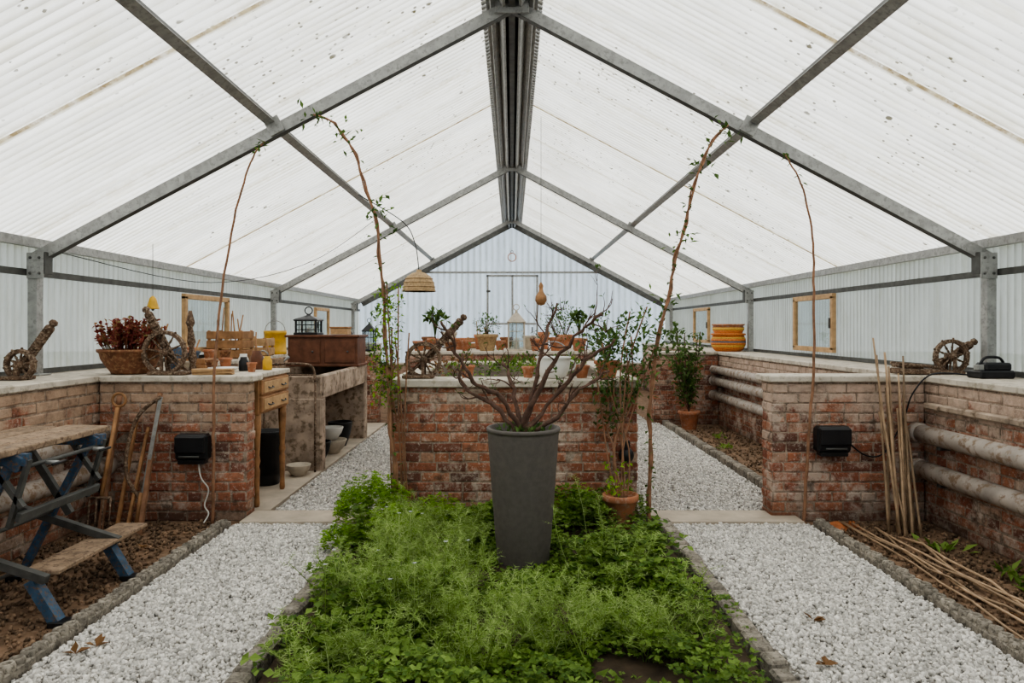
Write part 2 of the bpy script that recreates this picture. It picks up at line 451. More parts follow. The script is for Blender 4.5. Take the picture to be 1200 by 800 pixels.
def brick_wall(name, x0, x1, y0, y1, h, faces, mat='brick', cap=True, capo=.03, capt=.05, capx=None, extra=None):
    mb = MB()
    mb.box(((x0 + x1) / 2, (y0 + y1) / 2, h / 2), (x1 - x0, y1 - y0, h), 'mortar', b=.004)
    if '-y' in faces: brick_panel(mb, (x0, y0, 0), (1, 0, 0), (0, -1, 0), x1 - x0, h, mat)
    if '+x' in faces: brick_panel(mb, (x1, y0, 0), (0, 1, 0), (1, 0, 0), y1 - y0, h, mat)
    if '-x' in faces: brick_panel(mb, (x0, y1, 0), (0, -1, 0), (-1, 0, 0), y1 - y0, h, mat)
    if '+y' in faces: brick_panel(mb, (x1, y1, 0), (-1, 0, 0), (0, 1, 0), x1 - x0, h, mat)
    caps = [capx or (x0 - capo, x1 + capo, y0 - capo, y1 + capo)] + (extra or [])
    for (cx0, cx1, cy0, cy1) in caps:
        lng_x = (cx1 - cx0) >= (cy1 - cy0)
        a, b = (cx0, cx1) if lng_x else (cy0, cy1)
        nseg = max(1, round((b - a) / .95)); L = (b - a) / nseg
        for i in range(nseg):
            m0 = a + i * L; m1 = m0 + L - .004
            if lng_x: mb.box(((m0 + m1) / 2, (cy0 + cy1) / 2, h + capt / 2), (m1 - m0, cy1 - cy0, capt), 'cap', b=.008)
            else: mb.box(((cx0 + cx1) / 2, (m0 + m1) / 2, h + capt / 2), (cx1 - cx0, m1 - m0, capt), 'cap', b=.008)
    return mb.build(name)
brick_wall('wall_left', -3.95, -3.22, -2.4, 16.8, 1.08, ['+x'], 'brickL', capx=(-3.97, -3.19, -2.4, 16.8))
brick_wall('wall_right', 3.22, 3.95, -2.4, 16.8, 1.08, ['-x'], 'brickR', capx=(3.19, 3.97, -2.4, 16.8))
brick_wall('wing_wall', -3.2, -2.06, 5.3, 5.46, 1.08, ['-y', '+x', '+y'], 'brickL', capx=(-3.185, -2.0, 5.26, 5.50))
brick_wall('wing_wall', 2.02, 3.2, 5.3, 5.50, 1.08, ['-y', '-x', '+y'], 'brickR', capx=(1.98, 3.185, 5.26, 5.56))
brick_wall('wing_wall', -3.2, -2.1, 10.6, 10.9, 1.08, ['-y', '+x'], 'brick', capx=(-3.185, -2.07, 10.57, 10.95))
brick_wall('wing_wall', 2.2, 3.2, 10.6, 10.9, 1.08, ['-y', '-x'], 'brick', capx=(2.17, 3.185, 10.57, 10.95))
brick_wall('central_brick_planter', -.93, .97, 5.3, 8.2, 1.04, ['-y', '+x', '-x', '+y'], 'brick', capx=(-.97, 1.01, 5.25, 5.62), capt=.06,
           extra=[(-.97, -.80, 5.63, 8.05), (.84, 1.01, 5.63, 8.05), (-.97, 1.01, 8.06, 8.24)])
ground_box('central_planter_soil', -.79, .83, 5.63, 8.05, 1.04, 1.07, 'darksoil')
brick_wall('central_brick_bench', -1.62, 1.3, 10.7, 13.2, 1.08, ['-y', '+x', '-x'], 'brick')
brick_wall('wall_back', -3.16, 3.16, 16.5, 16.8, .6, ['-y'], 'brickR', capx=(-3.16, 3.16, 16.46, 16.8))
mb = MB()
for k_ in range(7): mb.box((3.185, -.6 + k_ * .9, .905), (.06, .885, .05), 'conc', (0, 0, R.uniform(-.01, .01)), b=.012)
mb.build('wall_ledge')

# ------------------------------------------------------------------ roof and glazing
SL = 1.97 / 3.71
def rz(x, off=0): return 4.01 - SL * abs(x) + off
def corr(name, p_top, p_bot, y0, y1, nrm, mat, pitch=.076, amp=.010, along='y'):
    step = pitch / 8; n = int((y1 - y0) / step) + 1
    V = []
    nn = Vector(nrm)
    for p in (p_top, p_bot):
        for i in range(n):
            yy = y0 + i * step; a = math.sin(2 * math.pi * yy / pitch) * amp
            if along == 'y': V.append((p[0] + nn.x * a, yy, p[1] + nn.z * a))
            else: V.append((yy, p[0] + nn.y * a, p[1] if not callable(p[1]) else p[1](yy)))
    F = [(i, i + 1, n + i + 1, n + i) for i in range(n - 1)]
    me = bpy.data.meshes.new(name); me.from_pydata(V, [], F)
    me.polygons.foreach_set('use_smooth', [True] * len(F)); me.materials.append(MT[mat]); me.update()
    o = bpy.data.objects.new(name, me); scene.collection.objects.link(o); return o
th = math.atan(SL)
for sgn, nm in ((-1, 'left'), (1, 'right')):
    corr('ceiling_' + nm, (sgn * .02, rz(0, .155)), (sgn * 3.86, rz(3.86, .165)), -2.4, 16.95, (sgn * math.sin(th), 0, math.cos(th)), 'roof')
    corr('wall_%s_glazing' % nm, (sgn * 3.80, 2.16), (sgn * 3.80, 1.135), -2.4, 16.95, (1, 0, 0), 'side')
corr('wall_back_glazing', (16.97, lambda x: rz(x, .15)), (16.97, lambda x: .6), -3.8, 3.8, (0, 1, 0), 'endm', pitch=.15, amp=.016, along='x')
corr('wall_front_glazing', (-2.42, lambda x: rz(x, .15)), (-2.42, lambda x: 0.), -3.8, 3.8, (0, 1, 0), 'endm', pitch=.15, amp=.012, along='x')

for y in (0., 5.3, 10.6, 15.9):
    mb = MB()
    for s in (-1, 1):
        nrm = (s * math.sin(th), 0, math.cos(th))
        a = Vector((0, y, rz(0))); b = Vector((s * 3.74, y, rz(3.74)))
        N = Vector(nrm)
        mb.bar(a, b, .014, .085, 'steel', nrm)
        mb.bar(a + N * .042 + Vector((0, .025, 0)), b + N * .042 + Vector((0, .025, 0)), .06, .008, 'steel', nrm)
        mb.bar(a - N * .042 + Vector((0, .025, 0)), b - N * .042 + Vector((0, .025, 0)), .06, .008, 'darksteel', nrm)
        mb.box((s * 3.70, y, 1.57), (.075, .075, .87), 'steel')
        mb.box((s * 3.70, y - .0, 1.138), (.16, .14, .012), 'steel')
        mb.box((s * 3.67, y - .045, 1.98), (.13, .012, .20), 'steel')
        mb.box((s * 3.60, y, 2.0), (.012, .09, .17), 'darksteel')
        for bx, bz in ((-.035, .06), (.035, .06), (-.035, -.06), (.035, -.06)):
            mb.ball((s * 3.67 + bx, y - .053, 1.98 + bz), .011, 'darksteel', 8, 5)
        mb.box((s * 1.84, y - .02, rz(1.84) + .03), (.12, .014, .13), 'steel', (0, s * th, 0))
    mb.box((0, y - .04, rz(0) - .03), (.26, .012, .11), 'steel')
    mb.build('roof_truss')
for s in (-1, 1):
    N = Vector((s * math.sin(th), 0, math.cos(th)))
    p = Vector((s * 1.84, 0, rz(1.84))) + N * .09
    mb = MB(); mb.bar(p + Vector((0, -2.3, 0)), p + Vector((0, 16.8, 0)), .05, .065, 'darksteel', N)
    mb.bar(p + N * -.035 + Vector((0, -2.3, 0)), p + N * -.035 + Vector((0, 16.8, 0)), .07, .006, 'steel', N); mb.build('roof_purlin')
    mb = MB()
    mb.bar((s * 3.69, -2.3, 2.155), (s * 3.69, 16.8, 2.155), .05, .07, 'steel')
    mb.bar((s * 3.755, -2.3, 1.93), (s * 3.755, 16.8, 1.93), .03, .05, 'darksteel')
    mb.bar((s * 3.76, -2.3, 1.155), (s * 3.76, 16.8, 1.155), .04, .04, 'darksteel')
    mb.build('eave_rail')
# ridge
mb = MB()
mb.lathe([(.07, 0), (.07, 19.2)], (0, -2.3, rz(0) + .115), 'darksteel', 16, Matrix.Rotation(-math.pi / 2, 4, 'X'))
for s in (-1, 1):
    N = Vector((s * math.sin(th), 0, math.cos(th)))
    def seg(x0, x1, off, t, mat):
        a = Vector((s * x0, 0, rz(x0))) + N * off; b = Vector((s * x1, 0, rz(x1))) + N * off
        mid = (a + b) / 2
        mb.bar(mid + Vector((0, -2.3, 0)), mid + Vector((0, 16.9, 0)), (b - a).length, t, mat, N)
    seg(-.06, .155, .125, .006, 'steel')
    seg(.105, .135, .085, .04, 'steel')
    seg(.055, .075, .04, .09, 'steel')
    y = -2.2
    while y < 16.8:
        c = Vector((s * .165, y, rz(.165))) + N * .125
        mb.box(tuple(c), (.04, .038, .02), 'steel', (0, s * th, 0), .004); y += .076
mb.bar((0, -2.3, 4.02), (0, 16.9, 4.02), .05, .10, 'darksteel')
mb.build('roof_ridge_beam')
# end-wall framing, door
mb = MB()
mb.bar((-2.6, 16.90, 2.87), (2.7, 16.90, 2.87), .04, .05, 'steel')
for s in (-1, 1):
    N = Vector((s * math.sin(th), 0, math.cos(th)))
    mb.bar((0, 16.85, rz(0) + .04), (s * 3.7, 16.85, rz(3.7) + .04), .06, .13, 'darksteel', N)
mb.build('trim_end_wall')
mb = MB()
for x in (-.6, .62, .01): mb.box((x, 16.82, 1.71), (.05, .06, 2.18), 'steel')
mb.box((.01, 16.82, 2.78), (1.28, .06, .05), 'steel')
mb.box((.01, 16.82, 1.6), (1.16, .05, .05), 'steel'); mb.box((.5, 16.78, 1.45), (.03, .05, .14), 'darksteel')
for z in (1.1, 2.4): mb.box((-.58, 16.78, z), (.1, .03, .05), 'darksteel')
mb.build('door_1')

def window(i, s, y0, y1, z0, z1):
    mb = MB(); x = s * 3.715; t = .06
    mb.box((x, (y0 + y1) / 2, z1), (.05, y1 - y0 + t, t), 'woodpale'); mb.box((x, (y0 + y1) / 2, z0), (.05, y1 - y0 + t, t), 'woodpale')
    for y in (y0, y1): mb.box((x, y, (z0 + z1) / 2), (.05, t, z1 - z0), 'woodpale')
    mb.box((x, (y0 + y1) / 2, (z0 + z1) / 2), (.008, y1 - y0, z1 - z0), 'glass')
    mb.box((x - s * .035, y0 + .02, (z0 + z1) / 2), (.02, .025, .12), 'darksteel')
    mb.build('window_%d' % i)
window(1, -1, 7.75, 8.9, 1.24, 1.86); window(2, -1, 12.9, 13.8, 1.24, 1.86)
window(3, 1, 7.9, 8.95, 1.24, 1.87); window(4, 1, 12.9, 13.9, 1.24, 1.86)

# ------------------------------------------------------------------ pipes
def pipe(name, x, z, y0, y1, r):
    mb = MB(); mb.tube([(x, y0, z), (x, y1, z)], r, 'pipe', 20)
    y = y0 + 1.1
    while y < y1 - .3:
        mb.tube([(x, y - .03, z), (x, y + .03, z)], r * 1.09, 'pipe', 20); y += 2.6
    mb.tube([(x, y1 - .08, z), (x, y1, z)], r * 1.12, 'pipe', 20)
    sg = 1 if x > 0 else -1
    for yy in (y0 + .3, (y0 + y1) / 2, y1 - .3):
        mb.box((sg * 3.15, yy, z - r - .012), (.11, .04, .025), 'darksteel')
    mb.build(name)
pipe('heating_pipe', 3.11, .70, -1, 5.26, .066); pipe('heating_pipe', 3.11, .43, -1, 5.26, .066)
pipe('heating_pipe', 3.11, .86, 5.6, 10.55, .055); pipe('heating_pipe', 3.11, .69, 5.6, 10.55, .065); pipe('heating_pipe', 3.11, .47, 5.6, 10.55, .065)
pipe('heating_pipe', -3.11, .68, -1, 5.26, .066); pipe('heating_pipe', -3.11, .44, -1, 5.26, .066)

# ------------------------------------------------------------------ plants / pots helpers
def pot(mb, c, rt, rb, h, mat, rim=True, soil='darksoil'):
    t = rt * .09
    pr = [(rb * .96, 0), (rb, h * .03), (rb + (rt - rb) * .8, h * .78)]
    if rim: pr += [(rt * 1.0, h * .8), (rt * 1.06, h * .84), (rt * 1.06, h * .98), (rt * 1.02, h)]
    else: pr += [(rt, h * .97), (rt * .99, h)]
    pr += [(rt - t, h), (rt - t * 1.3, h * .9)]
    mb.lathe(pr, c, mat, 28)
    mb.lathe([(rt - t * 1.3, h * .86), (rt * .4, h * .9), (.002, h * .91)], c, soil, 20)
def bush(mb, c, rx, rz_, n, L, W, mat, stems=True, up=.4, stemmat='bark', base=None):
    c = Vector(c); base = Vector(base) if base else c - Vector((0, 0, rz_))
    for i in range(n):
        a = R.uniform(0, 6.283); t = math.acos(R.uniform(-1, 1)); q = R.uniform(.3, 1) ** .6
        d = Vector((math.sin(t) * math.cos(a), math.sin(t) * math.sin(a), math.cos(t)))
        p = c + Vector((d.x * rx, d.y * rx, d.z * rz_)) * q * (1 + .25 * math.sin(3 * a + t * 4))
        dd = (d + rv(.6) + Vector((0, 0, up))).normalized()
        mb.leaf(p, dd, L * R.uniform(.6, 1.2), W * R.uniform(.6, 1.2), mat)
    if stems:
        for i in range(8):
            a = R.uniform(0, 6.283); e = c + Vector((math.cos(a) * rx * .7, math.sin(a) * rx * .7, rz_ * R.uniform(.1, .8)))
            m = base.lerp(e, .5) + Vector((0, 0, rz_ * .2))
            mb.tube(smoothpts([base, m, e], 4), [.006] * 4 + [.004] * 5, stemmat, 5)
def leafy_path(mb, pts, n, L, W, mat, spread=.04):
    P = [Vector(p) for p in pts]
    for i in range(n):
        t = R.uniform(0, len(P) - 1.001); k = int(t); p = P[k].lerp(P[k + 1], t - k)
        mb.leaf(p + rv(spread * .5), rv(1) + Vector((0, 0, .1)), L * R.uniform(.6, 1.2), W * R.uniform(.6, 1.2), mat)

# ------------------------------------------------------------------ tall planter with bare shrub
PX, PY = .07, 4.25
mb = MB()
pr = [(.145, 0), (.153, .01)]
k = 60
for i in range(k + 1):
    z = .02 + .84 * i / k; r = .155 + (.222 - .155) * (i / k) ** .85
    pr.append((r + (.0012 if i % 2 else -.0008), z))
pr += [(.228, .862), (.231, .868), (.231, .879), (.226, .884), (.208, .884), (.204, .83)]
mb.lathe(pr, (PX, PY, .0), 'planter', 56)
mb.lathe([(.204, .83), (.1, .845), (.002, .85)], (PX, PY, .0), 'darksoil', 24)
def grow(mb, p, d, L, r, depth):
    n = 5; pts = [p]; q = Vector(p); dd = Vector(d).normalized()
    for i in range(n):
        dd = (dd + rv(.34) + Vector((0, 0, .09))).normalized(); q = q + dd * L / n; pts.append(tuple(q))
    mb.tube(pts, [r * (1 - .5 * i / n) for i in range(n + 1)], 'bark', 6)
    if depth > 0:
        for i in range(R.choice((1, 2, 3))):
            j = R.randint(2, n); s = Vector(pts[j])
            grow(mb, s, dd + rv(.9), L * R.uniform(.5, .8), r * .6, depth - 1)
    elif R.random() < .4:
        for _ in range(R.randint(1, 3)): mb.leaf(q, rv(1) + Vector((0, 0, .3)), .035, .018, 'leafd')
stems = [[(-.08, 1.09), (-.215, 1.2), (-.376, 1.41), (-.44, 1.55)], [(-.13, 1.02), (-.28, 1.12), (-.34, 1.25)], [(.13, 1.145), (.215, 1.41), (.32, 1.68)],
         [(.27, 1.09), (.48, 1.31), (.645, 1.44)], [(0, 1.12), (-.05, 1.30)], [(.215, 1.25), (.387, 1.5), (.54, 1.6)], [(.3, .98), (.43, 1.145), (.6, 1.25)]]
for i, s_ in enumerate(stems):
    yo = R.uniform(-.28, .28); pts = [(PX + R.uniform(-.03, .03), PY + R.uniform(-.03, .03), .84)]
    for j, (x, z) in enumerate(s_): pts.append((x + R.uniform(-.03, .03), PY + yo * (j + 1) / len(s_) + R.uniform(-.03, .03), z - .02))
    sp = smoothpts(pts, 5); m = len(sp)
    sp = [tuple(Vector(q) + rv(.012)) for q in sp]
    mb.tube(sp, [.0165 * (1 - .6 * k_ / m) * R.uniform(.8, 1.25) for k_ in range(m)], 'bark', 8)
    for j in range(7):
        k_ = R.randint(m // 3, m - 2); d = (Vector(sp[k_ + 1]) - Vector(sp[k_])).normalized()
        grow(mb, sp[k_], d + rv(1.1), R.uniform(.09, .18), .0075 * (1 - .4 * k_ / m), 2 if j < 4 else 1)
for _ in range(80):
    a = R.uniform(0, 6.28); r = R.uniform(0, .18)
    mb.leaf((PX + r * math.cos(a), PY + r * math.sin(a), .86), rv(1) + Vector((0, 0, .8)), .05, .02, 'leafd')
mb.build('tall_planter_with_bare_shrub')

# ------------------------------------------------------------------ flower bed foliage
def hfield(x, y):
    return .12 + .08 * math.sin(3.1 * x + 1.3 * y) + .07 * math.sin(5.3 * y - 2 * x + 1) + .05 * math.sin(11 * x + 7 * y)
def patchy(x, y):
    return math.sin(4.7 * x + 2.9 * y + 1) + math.sin(7.3 * y - 5.1 * x) + .7 * math.sin(13 * x + 4 * y)
def near_pot(x, y): 
    return (x - PX) ** 2 + (y - PY) ** 2 < .17 ** 2 or (abs(x - PX) < .26 and PY - .75 < y < PY)
mb = MB()
for i in range(18000):
    x = R.uniform(-1.06, 1.0); y = 2.3 + 3.0 * (R.random() ** .85)
    if y > 5.27 or (x - PX) ** 2 + (y - PY) ** 2 < .17 ** 2: continue
    if patchy(x, y) < -.7 and R.random() < .88: continue
    if abs(x) > .9 and R.random() < .5: continue
    h = max(.05, hfield(x, y)) * (.5 if near_pot(x, y) else 1); z = .05 + h * (R.random() ** .6)
    a0 = R.uniform(0, 6.28); tilt = R.uniform(-.3, .9)
    L = R.uniform(.018, .040) * (1.35 if math.sin(2.1 * x - 3.3 * y) > .3 else .85)
    for kf in range(3):
        a = a0 + kf * 2.1
        mb.leaf((x, y, z), (math.cos(a), math.sin(a), tilt - .2), L, L * .85, 'leafg', .12)
mb.build('ground_cover_plants')
def feather(mb, x, y, h, mat, lean=.17, n=8):
    base = Vector((x, y, .04)); tip = Vector((x + R.uniform(-lean, lean), y + R.uniform(-lean, lean), h))
    mid = base.lerp(tip, .5) + Vector((R.uniform(-.03, .03), R.uniform(-.03, .03), .02))
    pts = smoothpts([base, mid, tip], 5)
    mb.tube(pts, [.0034 - .0018 * i / len(pts) for i in range(len(pts))], mat, 3)
    for i in range(n):
        t = .3 + .7 * i / (n - 1); k = min(int(t * (len(pts) - 1)), len(pts) - 2); p = Vector(pts[k]).lerp(Vector(pts[k + 1]), t * (len(pts) - 1) - k)
        for q in range(2):
            a = R.uniform(0, 6.283); d = Vector((math.cos(a), math.sin(a), R.uniform(.1, 1.3))).normalized(); L = R.uniform(.06, .13) * (1.1 - .4 * t)
            s1 = d.cross(Vector((0, 0, 1))).normalized()
            vs = [p - s1 * .002, p + s1 * .002, p + d * L]; fs = [(0, 1, 2)]
            for j in range(4):
                u = .25 + .18 * j; b = p + d * L * u
                for sg in (-1, 1):
                    e = b + (d * .65 + s1 * sg + rv(.35)).normalized() * L * .36
                    o = len(vs); vs += [b - d * .002, b + d * .002, e]; fs.append((o, o + 1, o + 2))
            mb.add([tuple(v) for v in vs], fs, mat)
mb = MB()
clumps = [(-.60, 3.3, .30, .47), (-.36, 3.7, .26, .42), (.20, 3.15, .24, .36), (-.68, 4.1, .26, .40), (.62, 3.75, .20, .34), (-.75, 4.7, .25, .36), (-.12, 2.95, .25, .38), (-.42, 4.45, .18, .32), (-.65, 2.75, .2, .34), (.62, 3.1, .18, .30)]
for (cx, cy, rad, hh) in clumps:
    for i in range(int(105 * rad * 1.6)):
        a = R.uniform(0, 6.28); r = rad * R.random() ** .6
        x = cx + r * math.cos(a); y = cy + r * math.sin(a)
        if (x - PX) ** 2 + (y - PY) ** 2 < .26 ** 2 or near_pot(x, y) or y > 5.1 or abs(x) > 1.0: continue
        feather(mb, x, y, hh * R.uniform(.55, 1.15) * (1 - .3 * r / rad), 'leaff', .14)
for i in range(40):
    x = R.uniform(-.95, .9); y = R.uniform(2.7, 4.9)
    if (x - PX) ** 2 + (y - PY) ** 2 < .3 ** 2 or near_pot(x, y): continue
    feather(mb, x, y, R.uniform(.3, .5), 'leaff', .18, 6)
for i in range(12):
    x = R.uniform(-.85, -.2); y = R.uniform(3, 4.1); z = R.uniform(.36, .46)
    mb.tube([(x, y, .05), (x, y, z)], .002, 'leaff', 3)
    for kf in range(6):
        a = kf * 1.05; mb.leaf((x, y, z), (math.cos(a), math.sin(a), .3), .014, .008, 'flower')
mb.build('love_in_mist_plants')
mb = MB()
for (cx, cy, rad, hh, n) in [(-1.02, 4.98, .27, .42, 1900), (-.80, 4.55, .24, .28, 900), (.50, 5.08, .16, .32, 600), (-1.1, 4.5, .16, .18, 400), (.32, 5.0, .16, .2, 300), (-.55, 5.05, .2, .24, 500)]:
    for i in range(n):
        a = R.uniform(0, 6.28); r = rad * R.random() ** .5; z = .05 + hh * (R.random() ** .4) * (1 - .45 * (r / rad) ** 2) * (.8 + .2 * math.sin(5 * a))
        y = min(cy + r * math.sin(a), 5.25); L = R.uniform(.015, .03); a0 = R.uniform(0, 6.28)
        for kf in range(4):
            mb.leaf((cx + r * math.cos(a), y, z), (math.cos(a0 + kf * 1.57), math.sin(a0 + kf * 1.57), R.uniform(-.2, .5)), L, L * .6, 'leafb', .1)
mb.build('parsley_clump')
def weeds(spots):
    for (cx, cy, n) in spots:
        mb = MB()
        for i in range(n):
            a = R.uniform(0, 6.28); mb.leaf((cx + R.uniform(-.1, .1), cy + R.uniform(-.14, .14), .02), (math.cos(a), math.sin(a), R.uniform(.3, 1.4)), R.uniform(.05, .12), R.uniform(.03, .05), 'leafg')
        mb.build('broadleaf_weed')
weeds([(.8, 2.95, 44), (.85, 3.5, 28), (.9, 2.75, 34), (.35, 2.75, 30), (.8, 4.2, 26), (-.2, 4.9, 24), (3.0, 4.0, 30), (2.95, 3.7, 20), (2.75, 6.9, 14), (2.6, 8.4, 14), (2.8, 9.2, 18), (2.9, 4.6, 14)])
mb = MB()
for i in range(26):
    cx, cy = R.uniform(-.65, .7), R.uniform(5.85, 7.9)
    bush(mb, (cx, cy, 1.12), .13, R.uniform(.05, .10), 34, .055, .03, R.choice(('leafd', 'leafg', 'leafdead')), False)
mb.build('planter_seedlings')

# ------------------------------------------------------------------ climbing canes
def cane(name, pts, r, mat='cane', leaves=0, lmat='leafd', twist=False, L=.05, W=.028, spread=.05, lfrom=0, tips=()):
    mb = MB(); sp = smoothpts(pts, 7); m = len(sp)
    sp = [tuple(Vector(q) + Vector((R.uniform(-.005, .005), R.uniform(-.005, .005), 0))) for q in sp]
    mb.tube(sp, [r * (1 - .55 * i / m) for i in range(m)], mat, 7)
    if twist:
        tw = []
        for i, q in enumerate(sp):
            a = i * .9; tw.append((q[0] + .017 * math.cos(a), q[1] + .017 * math.sin(a), q[2]))
        mb.tube(tw, r * .5, mat, 5)
    if leaves: leafy_path(mb, sp[int(m * lfrom):], leaves, L, W, lmat, spread)
    for (x, z) in tips: leafy_path(mb, [(x - .06, 5.2, z), (x + .08, 5.2, z - .08)], 14, .07, .03, 'leafd', .16)
    mb.build(name)
cane('arched_climber_cane', [(-2.28, 5.2, .0), (-2.27, 5.19, .6), (-2.26, 5.17, 1.1), (-2.22, 5.2, 1.7), (-2.1, 5.2, 2.4), (-1.98, 5.22, 2.8), (-1.90, 5.24, 2.93)], .013, leaves=16, lfrom=.85)
cane('arched_climber_cane', [(-.80, 5.1, .05), (-.88, 5.12, .45), (-.94, 5.16, 1.1), (-.98, 5.2, 1.75), (-1.04, 5.2, 2.3), (-1.20, 5.2, 2.82), (-1.36, 5.2, 3.06), (-1.52, 5.22, 3.13)], .014, leaves=60, lmat='leafd', twist=True, tips=((-1.5, 3.12), (-1.28, 3.0), (-1.02, 2.3), (-1.0, 2.45)))
cane('arched_climber_cane', [(1.02, 5.08, .0), (1.03, 5.1, .55), (1.06, 5.14, 1.15), (1.2, 5.2, 1.8), (1.32, 5.2, 2.3), (1.46, 5.2, 2.8), (1.64, 5.22, 3.05)], .015, leaves=150, lmat='leafd', twist=True, tips=((1.6, 3.03), (1.45, 2.75), (1.3, 2.2), (1.18, 1.75)))
cane('arched_climber_cane', [(2.2, 5.15, .0), (2.23, 5.16, .5), (2.28, 5.17, 1.1), (2.3, 5.2, 1.7), (2.29, 5.2, 2.2), (2.2, 5.2, 2.6), (2.08, 5.22, 2.83)], .013, leaves=12, lfrom=.8)
mb = MB()
for i in range(7):
    x = -.90 + i * .02; mb.tube(smoothpts([(x, 5.12 + R.uniform(0, .1), .05), (x - .03 + R.uniform(-.02, .02), 5.2, .6), (x - .05 + R.uniform(-.03, .03), 5.18, 1.05), (x - .04 + R.uniform(-.06, .06), 5.2, 1.25 + R.uniform(0, .6))], 5), .006, 'cane', 5)
leafy_path(mb, [(-.95, 5.2, .95), (-.97, 5.2, 1.3), (-.93, 5.2, 1.78)], 420, .045, .022, 'leafb', .20)
leafy_path(mb, [(-.95, 5.2, .95), (-.97, 5.2, 1.3), (-.93, 5.2, 1.78)], 220, .05, .022, 'leafd', .22)
mb.build('climbing_jasmine')
mb = MB(); pot(mb, (.79, 4.98, .05), .125, .085, .24, 'terra')
for i in range(10):
    x = .79 + R.uniform(-.05, .05); tx = R.uniform(.62, 1.1); tz = R.uniform(1.0, 1.75)
    sp = smoothpts([(x, 4.98, .25), (x + R.uniform(-.06, .04), 5.1, .6), ((x + tx) / 2 + R.uniform(-.06, .06), 5.16, tz * .72), (tx, 5.2 + R.uniform(-.08, .05), tz)], 5)
    mb.tube(sp, .006, 'cane', 5); leafy_path(mb, sp[9:], 46, .055, .028, 'leafd', .11)
leafy_path(mb, [(.6, 5.2, 1.3), (.8, 5.2, 1.45), (1.05, 5.2, 1.4), (1.2, 5.2, 1.3)], 330, .06, .03, 'leafd', .32)
leafy_path(mb, [(.79, 4.98, .3), (.78, 5.0, .45)], 60, .05, .03, 'leafb', .2)
mb.build('potted_climber')

# ------------------------------------------------------------------ weathered spinning-wheel pieces
def spinning(name, loc, elev=45, flip=1, wr=.16, blen=.42, nsp=10):
    mb = MB(); mb.M = Matrix.Translation(Vector(loc)) @ Matrix.Diagonal((flip, 1, 1, 1))
    c = (0, -.02, wr)
    prof = [(wr - .030, -.016), (wr - .027, -.020), (wr - .004, -.020), (wr, -.016), (wr, .016), (wr - .004, .020), (wr - .027, .020), (wr - .030, .016), (wr - .030, -.016)]
    # open felloe ring (no end discs)
    n = 30; vs = []; fs = []
    for (r, z) in prof[:-1]:
        for k in range(n):
            a = 2 * math.pi * k / n; vs.append((c[0] + r * math.cos(a), c[1] + z, c[2] + r * math.sin(a)))
    m = len(prof) - 1
    for i in range(m):
        for k in range(n): fs.append((i * n + k, i * n + (k + 1) % n, ((i + 1) % m) * n + (k + 1) % n, ((i + 1) % m) * n + k))
    mb.add(vs, fs, 'rust')
    for k_ in range(nsp):
        a = k_ * 2 * math.pi / nsp + .2; d = Vector((math.cos(a), 0, math.sin(a)))
        pts = [tuple(Vector(c) + d * (wr - .025) * t) for t in (.15, .3, .45, .55, .65, .8, 1.)]
        mb.tube(pts, [.006, .006, .010, .007, .010, .006, .006], 'rust', 7)
        mb.tube([tuple(Vector(c) + d * (wr - .002)), tuple(Vector(c) + d * (wr + .012))], [.010, .008], 'rust', 6)
    mb.lathe([(.012, -.05), (.022, -.04), (.030, -.02), (.032, .0), (.030, .02), (.022, .04), (.012, .05)], c, 'rust', 16, Matrix.Rotation(math.pi / 2, 4, 'X'))
    e = math.radians(elev); ux = Vector((math.cos(e), 0, math.sin(e))); s0 = Vector((-.05, .035, wr * .55))
    p1 = s0 + ux * (blen + .1)
    mb.bar(tuple(s0), tuple(p1), .035, .055, 'rust', (-math.sin(e), 0, math.cos(e)))
    M = Matrix.Rotation(math.pi / 2 - e, 4, 'Y')
    n = max(4, int(blen / .055))
    for k_ in range(n):
        q = s0 + ux * (.10 + blen * k_ / n)
        mb.lathe([(.012, -.014), (.030, -.008), (.036, 0), (.030, .008), (.012, .014)], tuple(q), 'rust', 12, M)
    mb.lathe([(.02, -.03), (.034, -.01), (.03, .01), (.018, .02), (.030, .04), (.024, .06), (.004, .07)], tuple(p1), 'rust', 14, M)
    for yy in (-.065, .045): mb.bar((0, yy, .02), (0, yy, wr + .03), .016, .024, 'rust', (1, 0, 0))
    mb.tube([(0, -.08, wr), (0, .06, wr)], .010, 'rust', 8)
    mb.box((-.04, -.005, .016), (wr * 1.7, .15, .026), 'rust', (0, 0, 0), .006)
    mb.bar((-.05 - wr * .6, .03, .03), tuple(s0 + ux * .08), .022, .03, 'rust', (0, 1, 0))
    return mb.build(name)
spinning('antique_spinning_wheel', (-.70, 5.42, 1.10), 48, 1, .145, .40)
spinning('antique_spinning_wheel', (-2.73, 5.38, 1.13), 62, -1, .175, .33)
spinning('antique_spinning_wheel', (-3.48, 4.85, 1.13), 54, 1, .11, .28)
spinning('antique_spinning_wheel', (3.50, 5.46, 1.13), 34, 1, .14, .18)
mb = MB(); x = -2.60; mb.tube([(x, 5.56, 1.13), (x, 5.56, 1.21), (x, 5.56, 1.25), (x - .01, 5.56, 1.34), (x - .01, 5.56, 1.38), (x - .02, 5.56, 1.50), (x - .02, 5.56, 1.54), (x - .02, 5.56, 1.64)], [.035, .02, .036, .018, .034, .018, .036, .012], 'rust', 10)
mb.build('turned_wooden_spindle')
mb = MB(); mb.box((3.20, 5.42, 1.155), (.34, .14, .045), 'rust', (0, .03, 0), .012); mb.box((3.14, 5.42, 1.195), (.22, .08, .03), 'rust', (0, .08, 0), .01)
for yy in (-.06, .06): mb.tube([(3.34, 5.42 + yy, 1.19), (3.04, 5.42 + yy, 1.22)], .012, 'rust', 7)
mb.build('weathered_treadle_board')

